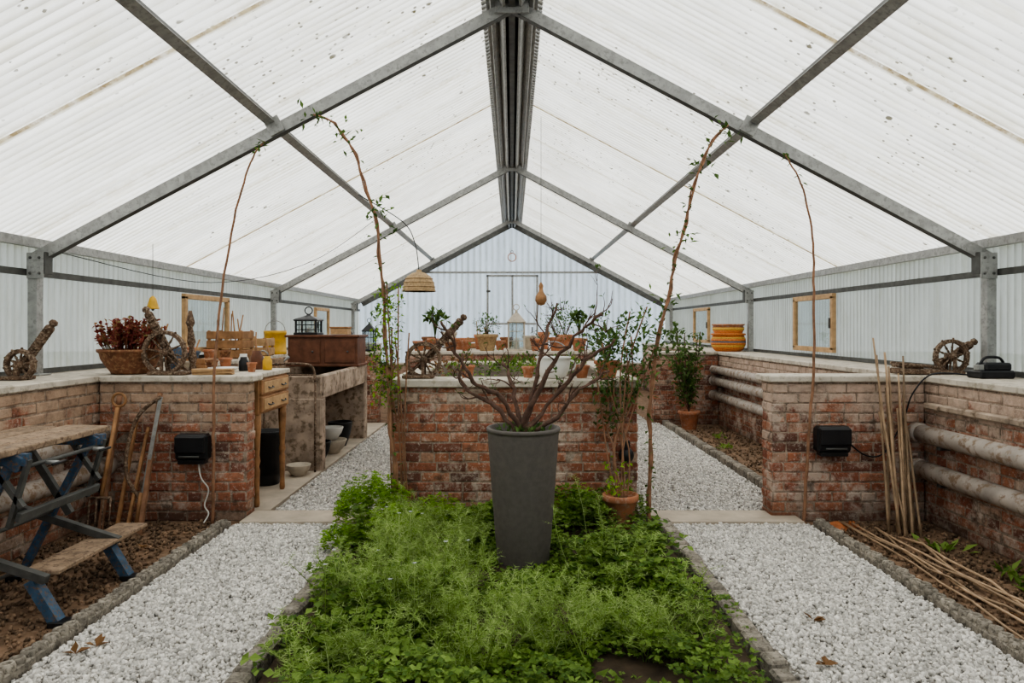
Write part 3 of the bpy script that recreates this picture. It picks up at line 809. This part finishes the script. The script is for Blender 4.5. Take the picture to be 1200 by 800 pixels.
# ------------------------------------------------------------------ left wing objects
mb = MB(); c = (-3.07, 5.50, 1.135)
mb.lathe([(.14, 0), (.145, .015), (.18, .06), (.215, .12), (.225, .165), (.242, .175), (.242, .195), (.22, .195), (.2, .15)], c, 'terradark', 32)
mb.lathe([(.2, .155), (.1, .165), (.002, .168)], c, 'darksoil', 20)
for i in range(110):
    a = R.uniform(0, 6.28); r = R.uniform(0, .19); bx = c[0] + r * math.cos(a); by = c[1] + r * math.sin(a)
    t = (bx + (bx - c[0]) * .4 + R.uniform(-.03, .03), by + (by - c[1]) * .4, c[2] + .17 + R.uniform(.1, .27))
    sp = [(bx, by, c[2] + .15), tuple(Vector((bx, by, c[2] + .15)).lerp(Vector(t), .5) + rv(.01)), t]
    mb.tube(sp, .004, 'leafr', 4)
    for k_ in range(14):
        q = Vector(sp[1]).lerp(Vector(t), R.random()); mb.leaf(q, rv(1) + Vector((0, 0, .5)), .038, .028, 'leafr')
mb.build('potted_red_sedum')

def wallbox(name, x, y, z, w, h, cable):
    mb = MB(); mb.box((x, y - .055, z), (w, .10, h), 'black', b=.02)
    mb.box((x, y - .115, z + h * .12), (w * .9, .03, h * .62), 'black', b=.012)
    mb.box((x, y - .06, z - h * .5 - .012), (w * .8, .08, .03), 'black')
    mb.tube([(x - w * .3, y - .13, z - h * .32), (x + w * .3, y - .13, z - h * .32)], .007, 'darksteel', 6)
    mb.tube(smoothpts(cable[1], 6), .006, cable[0], 6)
    mb.build(name)
wallbox('weatherproof_socket_box', -2.44, 5.28, .59, .25, .20, ('whitecord', [(-2.41, 5.24, .5), (-2.38, 5.22, .36), (-2.33, 5.24, .26), (-2.36, 5.24, .14), (-2.32, 5.22, .08), (-2.34, 5.18, .02)]))
wallbox('weatherproof_socket_box', 2.45, 5.28, .65, .26, .20, ('black', [(2.58, 5.24, .62), (2.72, 5.24, .52), (2.85, 5.22, .55), (2.98, 5.2, .8), (3.04, 5.18, 1.0), (3.16, 5.14, 1.15), (3.40, 5.1, 1.15)]))

# workbench
mb = MB()
y0, y1 = 3.2, 4.2
for i, (xc, w) in enumerate(((-2.53, .13), (-2.69, .15), (-2.85, .12), (-2.97, .08))):
    mb.box((xc, (y0 + y1) / 2 + (0.03 if i % 2 else 0), .885 - i * .002), (w, y1 - y0, .035), 'woodgrey', (0, 0, R.uniform(-.02, .02)), .006)
mb.box((-2.42, 3.93, .245), (.19, .86, .025), 'woodgrey', (0, 0, 0), .005)
for y in (3.42, 4.05):
    mb.bar((-2.97, y, .84), (-2.42, y, .84), .04, .06, 'blue')
    mb.bar((-2.5, y, .84), (-2.72, y, .42), .04, .03, 'blue', (0, 1, 0))
    mb.bar((-2.9, y, .84), (-2.62, y, .40), .04, .03, 'darksteel', (0, 1, 0))
    mb.bar((-2.95, y, .44), (-2.33, y, .24), .04, .04, 'darksteel', (0, 1, 0))
    mb.bar((-2.72, y, .42), (-2.92, y, .02), .04, .035, 'blue', (0, 1, 0))
    mb.bar((-2.42, y + .02, .23), (-2.29, y + .02, .02), .05, .06, 'blue', (0, 1, 0))
    mb.bar((-2.45, y, .6), (-2.62, y, .84), .025, .03, 'darksteel', (0, 1, 0))
    mb.bar((-2.42, y, .84), (-2.52, y, .50), .02, .03, 'darksteel', (0, 1, 0))
    mb.box((-2.27, y + .02, .015), (.10, .08, .03), 'black'); mb.box((-2.94, y, .015), (.10, .06, .03), 'black')
    mb.box((-2.5, y, .84), (.12, .055, .09), 'blue', (0, .5, 0), .01)
for (x, z) in ((-2.72, .42), (-2.9, .08), (-2.9, .8), (-2.45, .8)):
    mb.tube([(x, 3.42, z), (x, 4.05, z)], .012, 'darksteel', 8)
mb.box((-2.47, 3.74, .55), (.025, .66, .05), 'darksteel', (0, .3, 0))
for y in (3.55, 3.95):
    mb.tube([(-2.42, y, .80), (-2.36, y, .80)], .012, 'steel', 8); mb.tube([(-2.355, y - .05, .80), (-2.355, y + .05, .80)], .008, 'black', 6)
mb.build('folding_workbench')

def stake(name, a, b, w, t, mat='wood'):
    mb = MB(); mb.bar(a, b, w, t, mat, (0, 1, 0))
    mb.tube([tuple(Vector(a).lerp(Vector(b), .92)), tuple(Vector(a).lerp(Vector(b), .99))], w * .65, mat, 8); mb.build(name)
stake('wooden_stake', (-3.02, 5.0, 0), (-3.01, 5.24, .98), .03, .025, 'cane')
stake('wooden_stake', (-2.90, 5.0, 0), (-2.88, 5.24, .80), .022, .02, 'wood')
stake('wooden_stake', (-2.70, 4.95, 0), (-2.70, 5.24, 1.0), .028, .025, 'cane')
stake('wooden_stake', (-2.80, 4.95, 0), (-2.79, 5.24, .74), .02, .02, 'wood')
mb = MB()
mb.tube(smoothpts([(-2.74, 5.05, .22), (-2.86, 5.07, .4), (-2.87, 5.10, .62), (-2.80, 5.13, .85), (-2.65, 5.15, .98)], 6), .014, 'rust', 8)
mb.bar((-2.74, 5.05, .22), (-2.65, 5.15, .98), .004, .03, 'steel', (1, 0, 0))
mb.tube([(-2.77, 5.02, .0), (-2.74, 5.05, .28)], .018, 'wood', 8); mb.build('bow_saw')
mb = MB()
mb.tube([(-2.96, 4.92, .28), (-2.97, 5.14, .9)], .015, 'wood', 8); mb.ring((-2.97, 5.16, .955), .05, .011, 'wood', 'y', 16)
mb.tube([(-3.03, 4.9, .28), (-2.88, 4.9, .28)], .01, 'rust', 6)
for x in (-3.03, -2.98, -2.93, -2.88): mb.tube([(x, 4.9, .28), (x, 4.86, .0)], [.008, .004], 'rust', 6)
mb.build('garden_fork')

# desk with drawers
mb = MB()
mb.box((-2.60, 5.90, 1.11), (1.12, .76, .04), 'cap', b=.006)
mb.box((-2.59, 5.90, .94), (1.06, .70, .30), 'wood')
for zc in (1.01, .87):
    mb.box((-2.05, 5.90, zc), (.025, .66, .125), 'wood', b=.008); mb.box((-2.036, 5.90, zc), (.01, .58, .09), 'woodpale', b=.004)
    for y in (5.74, 6.06): mb.tube([(-2.035, y - .05, zc), (-2.015, y - .04, zc - .01), (-2.015, y + .04, zc - .01), (-2.035, y + .05, zc)], .006, 'darksteel', 6)
for x in (-3.06, -2.09):
    for y in (5.59, 6.21):
        mb.lathe([(.018, 0), (.024, .02), (.02, .1), (.026, .3), (.018, .33), (.03, .37), (.022, .42), (.032, .62), (.035, .66), (.035, .76)], (x, y, .035), 'wood', 14)
mb.build('wooden_desk')
mb = MB(); c = (-2.30, 6.42, .035)
mb.lathe([(.105, 0), (.11, .01), (.135, .47), (.15, .48), (.15, .5), (.135, .5), (.125, .1), (.01, .08)], c, 'black', 28)
mb.ring((c[0], c[1], .535), .145, .006, 'steel', 'y', 14, math.pi, 2 * math.pi)
mb.build('black_bucket')
def bowl(name, c, r, h, mat):
    mb = MB(); mb.lathe([(r * .5, 0), (r * .55, h * .08), (r * .85, h * .5), (r, h * .94), (r, h), (r * .93, h), (r * .75, h * .5), (r * .4, h * .15), (.002, h * .12)], c, mat, 28); mb.build(name)
bowl('stone_bowl', (-2.12, 6.78, .035), .12, .11, 'stoneware')
# concrete potting trough
mb = MB()
x0, x1 = -3.17, -1.95
for y in (7.07, 9.13): mb.box(((x0 + x1) / 2, y, .40), (x1 - x0, .16, .76), 'conc', b=.015)
mb.box(((x0 + x1) / 2, 8.1, .80), (x1 - x0, 2.2, .06), 'conc', b=.01)
mb.box((x1 - .04, 8.1, .90), (.08, 2.2, .22), 'conc', b=.015); mb.box((x0 + .04, 8.1, .90), (.08, 2.2, .22), 'conc', b=.01)
for y in (7.04, 9.16): mb.box(((x0 + x1) / 2, y, .90), (x1 - x0, .08, .22), 'conc', b=.015)
mb.box(((x0 + x1) / 2, 8.1, .86), (x1 - x0 - .17, 2.05, .06), 'darksoil')
mb.build('concrete_potting_trough')
mb = MB()
mb.tube(smoothpts([(-2.52, 6.94, .95), (-2.5, 6.94, 1.08), (-2.42, 6.94, 1.13), (-2.1, 6.94, 1.13), (-2.02, 6.94, 1.08), (-2.0, 6.94, .95)], 5), .013, 'rust', 8)
mb.tube([(-2.51, 6.94, 1.02), (-2.01, 6.94, 1.02)], .009, 'rust', 6)
for xx in (-2.52, -2.0): mb.tube([(xx, 6.93, .035), (xx, 6.94, .96)], .011, 'rust', 6)
mb.build('tubular_hand_rail')
for (x, y, r, h, m) in ((-2.14, 7.5, .15, .22, 'black'), (-2.12, 8.0, .18, .16, 'stoneware'), (-2.14, 8.5, .15, .3, 'black')): bowl('storage_tub', (x, y, .035), r, h, m)
bowl('white_basin', (-2.12, 8.0, .20), .14, .14, 'white')
mb = MB(); mb.tube(smoothpts([(-2.4, 7.27, .0), (-2.1, 7.28, .1), (-2.03, 7.27, .35), (-2.1, 7.25, .5), (-2.3, 7.27, .6), (-2.5, 7.3, .4), (-2.6, 7.3, .03)], 6), .01, 'whitecord', 6); mb.build('water_hose')
mb = MB()
mb.box((-2.39, 8.85, 1.20), (.88, .48, .36), 'darkwood'); mb.box((-2.39, 8.85, 1.395), (.94, .54, .03), 'darkwood')
for xx in (-2.61, -2.17): mb.box((xx, 8.605, 1.2), (.38, .02, .28), 'darkwood', b=.008); mb.ball((xx + .1, 8.585, 1.2), .014, 'darksteel', 8, 6)
mb.box((-2.39, 8.85, 1.027), (.92, .52, .03), 'darkwood')
mb.build('dark_wooden_cabinet')
def lantern(name, c, w, h, mat, roof=.28):
    mb = MB(); x, y, z = c; b = h * .7
    mb.box((x, y, z + .015), (w, w, .03), mat); mb.box((x, y, z + b), (w, w, .025), mat)
    for sx in (-1, 1):
        for sy in (-1, 1): mb.box((x + sx * w * .42, y + sy * w * .42, z + b / 2), (w * .08, w * .08, b), mat, b=.002)
        mb.box((x, y + sx * w * .42, z + b / 2), (w * .035, w * .035, b), mat, b=.001); mb.box((x + sx * w * .42, y, z + b / 2), (w * .035, w * .035, b), mat, b=.001)
        mb.box((x, y + sx * w * .40, z + b / 2), (w * .8, .003, b * .95), 'glass', b=.0005)
        for zz in (.35, .68): mb.box((x, y + sx * w * .42, z + b * zz), (w * .84, w * .035, w * .035), mat, b=.001)
    mb.lathe([(w * .75, b), (w * .66, b + .015), (w * .3, b + h * roof * .6), (w * .1, b + h * roof * .85), (w * .1, b + h * roof * .95), (.004, h)], c, mat, 4, Matrix.Rotation(math.pi / 4, 4, 'Z'), smooth=False)
    mb.ring((x, y, z + h + w * .14), w * .16, w * .025, mat, 'y', 14)
    mb.lathe([(w * .16, .03), (w * .16, b * .45), (.002, b * .46)], c, 'white', 14)
    mb.build(name)
lantern('black_lantern', (-2.62, 8.8, 1.41), .30, .27, 'black'); lantern('black_lantern', (-2.25, 10.76, 1.13), .2, .46, 'black'); lantern('black_lantern', (-2.55, 10.76, 1.13), .16, .34, 'black')
lantern('white_lantern', (.07, 11.0, 1.13), .30, .66, 'stoneware')
mb = MB(); mb.box((-2.22, 8.85, 1.455), (.22, .2, .08), 'woodpale'); mb.box((-2.22, 8.85, 1.505), (.24, .22, .02), 'wood'); mb.build('wooden_box')
mb = MB(); c = (-3.33, 9.6, 1.13)
mb.lathe([(.15, 0), (.155, .01), (.155, .05), (.15, .055), (.15, .28), (.155, .285), (.155, .33), (.14, .33), (.135, .04)], c, 'yellow', 26); mb.ring((c[0], c[1], c[2] + .33), .14, .006, 'steel', 'y', 14, 0, math.pi); mb.build('yellow_tin')
def crate(name, c, w, d, h, m='woodpale', sticks=0):
    mb = MB(); c = Vector(c); n = max(2, round(h / .1)); p = h / n
    for sx in (-1, 1):
        for k_ in range(n):
            mb.box(tuple(c + Vector((0, sx * d / 2, p * (k_ + .5)))), (w, .014, p * .8), m); mb.box(tuple(c + Vector((sx * w / 2, 0, p * (k_ + .5)))), (.014, d, p * .8), m)
        for sy in (-1, 1): mb.box(tuple(c + Vector((sx * (w / 2 - .02), sy * (d / 2 - .02), h / 2))), (.03, .03, h), 'wood')
    mb.box(tuple(c + Vector((0, 0, .01))), (w - .02, d - .02, .014), m)
    for k_ in range(sticks):
        x = c.x + R.uniform(-.35, .35) * w; mb.tube([(x, c.y, c.z + .03), (x + R.uniform(-.1, .1), c.y + .05, c.z + h + R.uniform(.1, .3))], .008, 'wood', 6)
    mb.build(name)
crate('slatted_wooden_crate', (-3.42, 8.3, 1.13), .42, .36, .34, 'wood', 7)
crate('slatted_wooden_crate', (-3.38, 9.05, 1.13), .34, .34, .24)
crate('slatted_wooden_crate', (-2.75, 7.5, 1.01), .38, .28, .16, 'woodgrey', 3)
crate('slatted_wooden_crate', (-2.82, 6.08, 1.13), .24, .18, .10, 'wood', 2)
def simplepot(name, c, rt, h, mat='terra', plant=None):
    mb = MB(); pot(mb, c, rt, rt * .68, h, mat)
    if plant:
        kind, hh, n, lm = plant
        if kind == 'spiky':
            for i in range(n):
                a = R.uniform(0, 6.28); s = R.uniform(.2, 1); e = (c[0] + math.cos(a) * hh * .45 * s, c[1] + math.sin(a) * hh * .45 * s, c[2] + h + hh * (1.1 - .4 * s))
                mb.tube(smoothpts([(c[0], c[1], c[2] + h * .9), ((c[0] * 1.4 + e[0] * .6) / 2, (c[1] * 1.4 + e[1] * .6) / 2, c[2] + h + hh * .6), e], 3), .004, lm, 4)
                for _ in range(3): mb.leaf(e, rv(1), hh * .3, hh * .14, lm)
        else: bush(mb, (c[0], c[1], c[2] + h + hh * .45), hh * .6, hh * .55, n, .05, .03, lm, base=(c[0], c[1], c[2] + h * .85))
    mb.build(name)
for (x, y, r, h, m) in ((-3.32, 6.8, .085, .15, 'terra'), (-3.5, 7.0, .07, .12, 'terra'), (-3.34, 7.12, .08, .13, 'blue'), (-3.52, 7.4, .09, .16, 'terra'), (-3.34, 7.55, .07, .13, 'terra'), (-3.3, 7.85, .06, .11, 'terradark'), (-2.58, 6.15, .055, .10, 'terra'), (-2.72, 5.75, .05, .09, 'stoneware'), (-2.18, 5.72, .04, .08, 'terra'), (-2.55, 5.8, .05, .1, 'terradark'), (-3.35, 6.05, .08, .14, 'terra')):
    simplepot('small_terracotta_pot' if m.startswith('terra') else 'small_glazed_pot', (x, y, 1.13), r, h, m)
mb = MB(); c = (-2.42, 5.72, 1.13)
mb.lathe([(.08, 0), (.10, .02), (.12, .03), (.12, .04), (.10, .03), (.002, .02)], c, 'white', 24); mb.build('white_saucer')
for (x, y, m, s) in ((-3.02, 6.15, 'blue', 1.3), (-2.28, 6.1, 'darkwood', 1.1), (-2.42, 6.15, 'white', .9), (-2.15, 6.0, 'yellow', .8), (-2.3, 5.85, 'black', .8)):
    mb = MB(); mb.M = Matrix.Translation((x, y, 1.13)) @ Matrix.Scale(s, 4)
    mb.lathe([(.045, 0), (.05, .01), (.05, .1), (.035, .13), (.035, .15), (.028, .15), (.028, .1)], (0, 0, 0), m, 18); mb.build('storage_jar')
mb = MB()
for k_ in range(4): mb.box((-2.36, 5.40 - .004 * k_, 1.137 + .012 * k_), (.30, .08, .010), 'woodpale', (0, 0, R.uniform(-.25, .25)), .002)
mb.build('stack_of_wood_slats')
mb = MB()
mb.lathe([(.07, 0), (.08, .2), (.07, .21)], (-3.38, 6.4, 1.13), 'terradark', 18)
for k_ in range(6): mb.tube([(-3.38, 6.4, 1.15), (-3.38 + R.uniform(-.18, .18), 6.4 + R.uniform(-.05, .05), 1.45 + R.uniform(0, .18))], .009, 'wood', 6)
mb.build('jar_of_tool_handles')
mb = MB(); c = (-2.9, 8.1, .89)
mb.lathe([(.11, 0), (.115, .02), (.11, .2), (.07, .24), (.065, .26), (.05, .25)], c, 'steel', 22)
mb.tube([(c[0] + .1, c[1], c[2] + .06), (c[0] + .2, c[1], c[2] + .22), (c[0] + .25, c[1], c[2] + .27)], [.02, .012, .02], 'steel', 10)
mb.tube(smoothpts([(c[0] - .1, c[1], c[2] + .08), (c[0] - .18, c[1], c[2] + .2), (c[0] - .06, c[1], c[2] + .34), (c[0] + .06, c[1], c[2] + .24)], 5), .008, 'steel', 8); mb.build('watering_can')

# ------------------------------------------------------------------ central bench pots
Z = 1.13
simplepot('potted_succulent', (-1.24, 11.0, Z), .13, .2, 'terra', ('spiky', .42, 26, 'leafd'))
simplepot('potted_shrub', (-.40, 10.97, Z), .17, .27, 'wicker', ('bush', .32, 220, 'leafd'))
simplepot('potted_shrub', (.72, 11.0, Z), .13, .22, 'terra', ('bush', .42, 240, 'leafd'))
simplepot('potted_shrub', (.95, 12.2, Z), .16, .25, 'terra', ('bush', .55, 240, 'leafd'))
simplepot('potted_shrub', (1.08, 10.95, Z), .12, .2, 'terra', ('spiky', .4, 20, 'leafd'))
for (x, y, r, h, m) in ((-1.50, 11.0, .10, .16, 'terra'), (-.98, 10.95, .10, .14, 'terradark'), (-.74, 11.0, .09, .17, 'terra'), (.40, 10.95, .11, .2, 'terra'), (-.1, 12.6, .12, .2, 'terradark'),
                        (-1.42, 11.6, .11, .22, 'terradark'), (-.9, 11.6, .12, .2, 'terra'), (-.55, 11.7, .1, .26, 'terra'), (.3, 11.6, .12, .24, 'stoneware'), (.55, 11.8, .1, .3, 'terra'), (-.2, 11.5, .09, .16, 'terra'), (1.1, 11.5, .1, .2, 'terra'), (-1.15, 12.5, .14, .3, 'stoneware')):
    simplepot('small_terracotta_pot' if m.startswith('terra') else 'small_glazed_pot', (x, y, Z), r, h, m)
crate('slatted_wooden_crate', (-.62, 12.4, Z), .4, .3, .2, 'wood', 3)
mb = MB(); c = (.33, 5.45, 1.10)
mb.lathe([(.08, 0), (.10, .01), (.125, .06), (.135, .12), (.13, .15), (.142, .16), (.142, .17), (.128, .17), (.12, .1), (.002, .05)], c, 'white', 30)
mb.ring((c[0] + .135, c[1], c[2] + .1), .04, .008, 'white', 'y', 14); mb.ring((c[0], c[1], c[2] + .16), .13, .005, 'steel', 'y', 16, 0, math.pi)
mb.build('white_enamel_pot')
simplepot('potted_shrub', (.76, 5.46, 1.10), .10, .14, 'terra', ('bush', .26, 220, 'leafd'))
simplepot('small_terracotta_pot', (-.36, 5.5, 1.10), .06, .10)
simplepot('small_terracotta_pot', (.56, 5.48, 1.10), .06, .10)
simplepot('small_terracotta_pot', (.13, 5.5, 1.10), .05, .09)
mb = MB(); mb.lathe([(.05, 0), (.06, .02), (.055, .05), (.03, .065), (.002, .07)], (.88, 5.285, .52), 'black', 22, Matrix.Rotation(math.pi / 2, 4, 'X')); mb.box((.88, 5.25, .60), (.05, .05, .07), 'black', b=.01); mb.build('round_wall_lamp')

# ------------------------------------------------------------------ right side
mb = MB(); pot(mb, (2.62, 10.1, .0), .15, .10, .28, 'terra')
for k_ in range(14):
    a = R.uniform(0, 6.28); e = (2.62 + math.cos(a) * .2, 10.1 + math.sin(a) * .2, R.uniform(.9, 1.6))
    sp = smoothpts([(2.62, 10.1, .25), (2.62 + math.cos(a) * .12, 10.1 + math.sin(a) * .12, e[2] * .55), e], 5); mb.tube(sp, .006, 'bark', 5)
    leafy_path(mb, sp[3:], 60, .08, .05, 'leafd', .16)
mb.build('potted_fuchsia')
# big striped painted terracotta pot standing on a second one
mb = MB(); c = (3.42, 10.8, 1.13)
prof = [(.19, 0, 'bowlor'), (.225, .03, 'bowlor'), (.25, .07, 'bowlye'), (.262, .10, 'bowlor'), (.268, .14, 'bowlbl'), (.268, .16, 'bowlor'), (.262, .20, 'bowlye'), (.25, .225, 'bowlor'), (.235, .25, 'terra')]
for i in range(len(prof) - 1):
    mb.lathe([(prof[i][0], prof[i][1]), (prof[i + 1][0], prof[i + 1][1])], c, prof[i][2], 30)
mb.lathe([(.235, .25), (.262, .255), (.268, .275), (.25, .285), (.215, .285), (.22, .30), (.235, .33)], c, 'bowlor', 30)
mb.lathe([(.235, .33), (.245, .35), (.24, .375)], c, 'bowlye', 30)
mb.lathe([(.24, .375), (.225, .40), (.25, .41), (.25, .43), (.225, .43), (.20, .36), (.002, .35)], c, 'terra', 30)
mb.build('striped_terracotta_pots')
mb = MB(); c = Vector((3.52, 5.02, 1.13))
mb.box(tuple(c + Vector((0, 0, .03))), (.26, .16, .06), 'black', b=.012); mb.box(tuple(c + Vector((.02, 0, .085))), (.20, .12, .06), 'black', b=.014)
mb.tube(smoothpts([c + Vector((-.08, 0, .1)), c + Vector((-.04, 0, .15)), c + Vector((.06, 0, .15)), c + Vector((.1, 0, .1))], 5), .010, 'black', 8)
mb.box(tuple(c + Vector((-.1, -.02, .08))), (.05, .05, .04), 'steel'); mb.build('black_tool_charger')
mb = MB()
for i in range(15):
    bx = 2.72 + .25 * R.random(); h = R.choice((1.5, 1.35, 1.22)) * R.uniform(.94, 1.0) if i < 6 else R.uniform(.85, 1.12)
    tx = min(3.02, bx + R.uniform(-.07, .12)); by = R.uniform(4.88, 5.02)
    p0 = Vector((bx, by, 0)); p1 = Vector((tx, 5.19, h)); n = 7
    pts = [tuple(p0.lerp(p1, k_ / n) + rv(.003)) for k_ in range(n + 1)]
    rr = R.uniform(.009, .014); mb.tube(pts, [rr * (1 - .35 * k_ / n) for k_ in range(n + 1)], 'bamboo', 7)
mb.build('bundle_of_canes')
mb = MB()
for i in range(7):
    x0_ = 2.62 + R.uniform(-.2, .2); x1_ = 2.45 + R.uniform(-.04, .3); y0_ = 5.05 + R.uniform(-.3, .1); y1_ = R.uniform(2.2, 3.2)
    n = 9; pts = [(x0_ + (x1_ - x0_) * k_ / n + .05 * math.sin(k_ * .6 + i), y0_ + (y1_ - y0_) * k_ / n, .02 + R.uniform(0, .03)) for k_ in range(n + 1)]
    mb.tube(pts, R.uniform(.005, .009), 'bamboo', 6)
mb.build('canes_on_ground')
mb = MB(); mb.lathe([(.13, 0), (.09, .02), (.045, .04), (.003, .05)], (2.46, 5.12, 0), 'orange', 18); mb.build('brick_dust_pile')
stones('brick_rubble', [(2.36, 2.62, 5.0, 5.22, 900)], 'orange', .02, .0)
for (x, y) in ((-1.95, 3.05), (-1.90, 3.12), (1.5, 3.4), (2.6, 3.5), (2.8, 3.1), (-2.5, 4.6), (1.35, 2.95)):
    mb = MB()
    for k_ in range(4): mb.leaf((x, y, .045 if 1.1 < abs(x) < 2.1 else .02), (R.uniform(-1, 1), R.uniform(-1, 1), .2), .06, .035, 'leafdead')
    mb.build('fallen_leaf')

# ------------------------------------------------------------------ hanging things
mb = MB(); c = (-1.09, 8.0, 1.93)
mb.lathe([(.195, 0), (.19, .02), (.175, .1), (.14, .17), (.08, .21), (.03, .225), (.03, .25), (.026, .25), (.026, .22), (.13, .16), (.165, .1), (.185, 0)], c, 'wicker', 30)
for z, r in ((0.0, .195), (.05, .187), (.1, .176), (.145, .157)): mb.ring((c[0], c[1], c[2] + z), r, .006, 'wicker', 'z', 28)
mb.ball((c[0], c[1], c[2] + .09), .04, 'white', 12, 8)
mb.tube(smoothpts([(c[0], c[1], 2.17), (c[0] - .05, 8.0, 2.5), (c[0] - .2, 8.0, 2.75), (-1.80, 8.0, 3.06)], 8), .006, 'black', 6)
mb.build('wicker_pendant_lamp')
def hang(name, x, y, z, top, kind):
    mb = MB(); mb.tube([(x, y, top), (x, y, z + .08)], .003, 'darksteel', 5)
    if kind == 'bell': mb.lathe([(.06, 0), (.055, .01), (.04, .06), (.03, .1), (.012, .12), (.002, .125)], (x, y, z - .04), 'yellow', 18); mb.ball((x, y, z - .045), .014, 'darksteel', 8, 6)
    elif kind == 'gourd': mb.lathe([(.002, -.1), (.04, -.09), (.07, -.04), (.065, .01), (.03, .06), (.022, .1), (.03, .13), (.01, .17), (.002, .175)], (x, y, z), 'wood', 18)
    else: mb.ring((x, y, z), .09, .010, 'terra', 'y', 18); mb.ring((x, y, z + .12), .03, .005, 'darksteel', 'y', 10)
    mb.build(name)
hang('hanging_brass_bell', -3.42, 6.5, 1.72, 2.30, 'bell'); hang('hanging_gourd', .34, 8.0, 1.86, 3.97, 'gourd'); hang('hanging_ring', .0, 15.0, 3.05, 3.97, 'ring')
mb = MB(); mb.tube(smoothpts([(-3.6, 5.4, 2.1), (-3.0, 6.8, 1.95), (-2.4, 8.2, 2.3), (-1.84, 9.5, 3.05)], 8), .004, 'black', 5); mb.build('overhead_cable')

# ------------------------------------------------------------------ world, lights, camera
w = bpy.data.worlds.new('overcast_sky'); scene.world = w; w.use_nodes = True
nt = w.node_tree
bg = nt.nodes['Background']; bg.inputs[0].default_value = (.965, .985, 1.0, 1); bg.inputs[1].default_value = 1.98
sd = bpy.data.lights.new('hazy_sun', 'SUN'); sd.energy = 2.5; sd.angle = math.radians(25); sd.color = (1, .975, .94)
so = bpy.data.objects.new('hazy_sun', sd); scene.collection.objects.link(so); so.location = (0, 10, 12)
so.rotation_euler = Vector((.15, -.85, -1)).to_track_quat('-Z', 'Y').to_euler()
cam = bpy.data.cameras.new('camera'); co_ = bpy.data.objects.new('camera', cam); scene.collection.objects.link(co_)
co_.location = (0, 0, 1.5); co_.rotation_euler = (math.pi / 2, 0, 0)
cam.sensor_width = 36; cam.lens = 24; cam.shift_y = -16 / 1200; cam.clip_start = .05; cam.clip_end = 200
scene.camera = co_
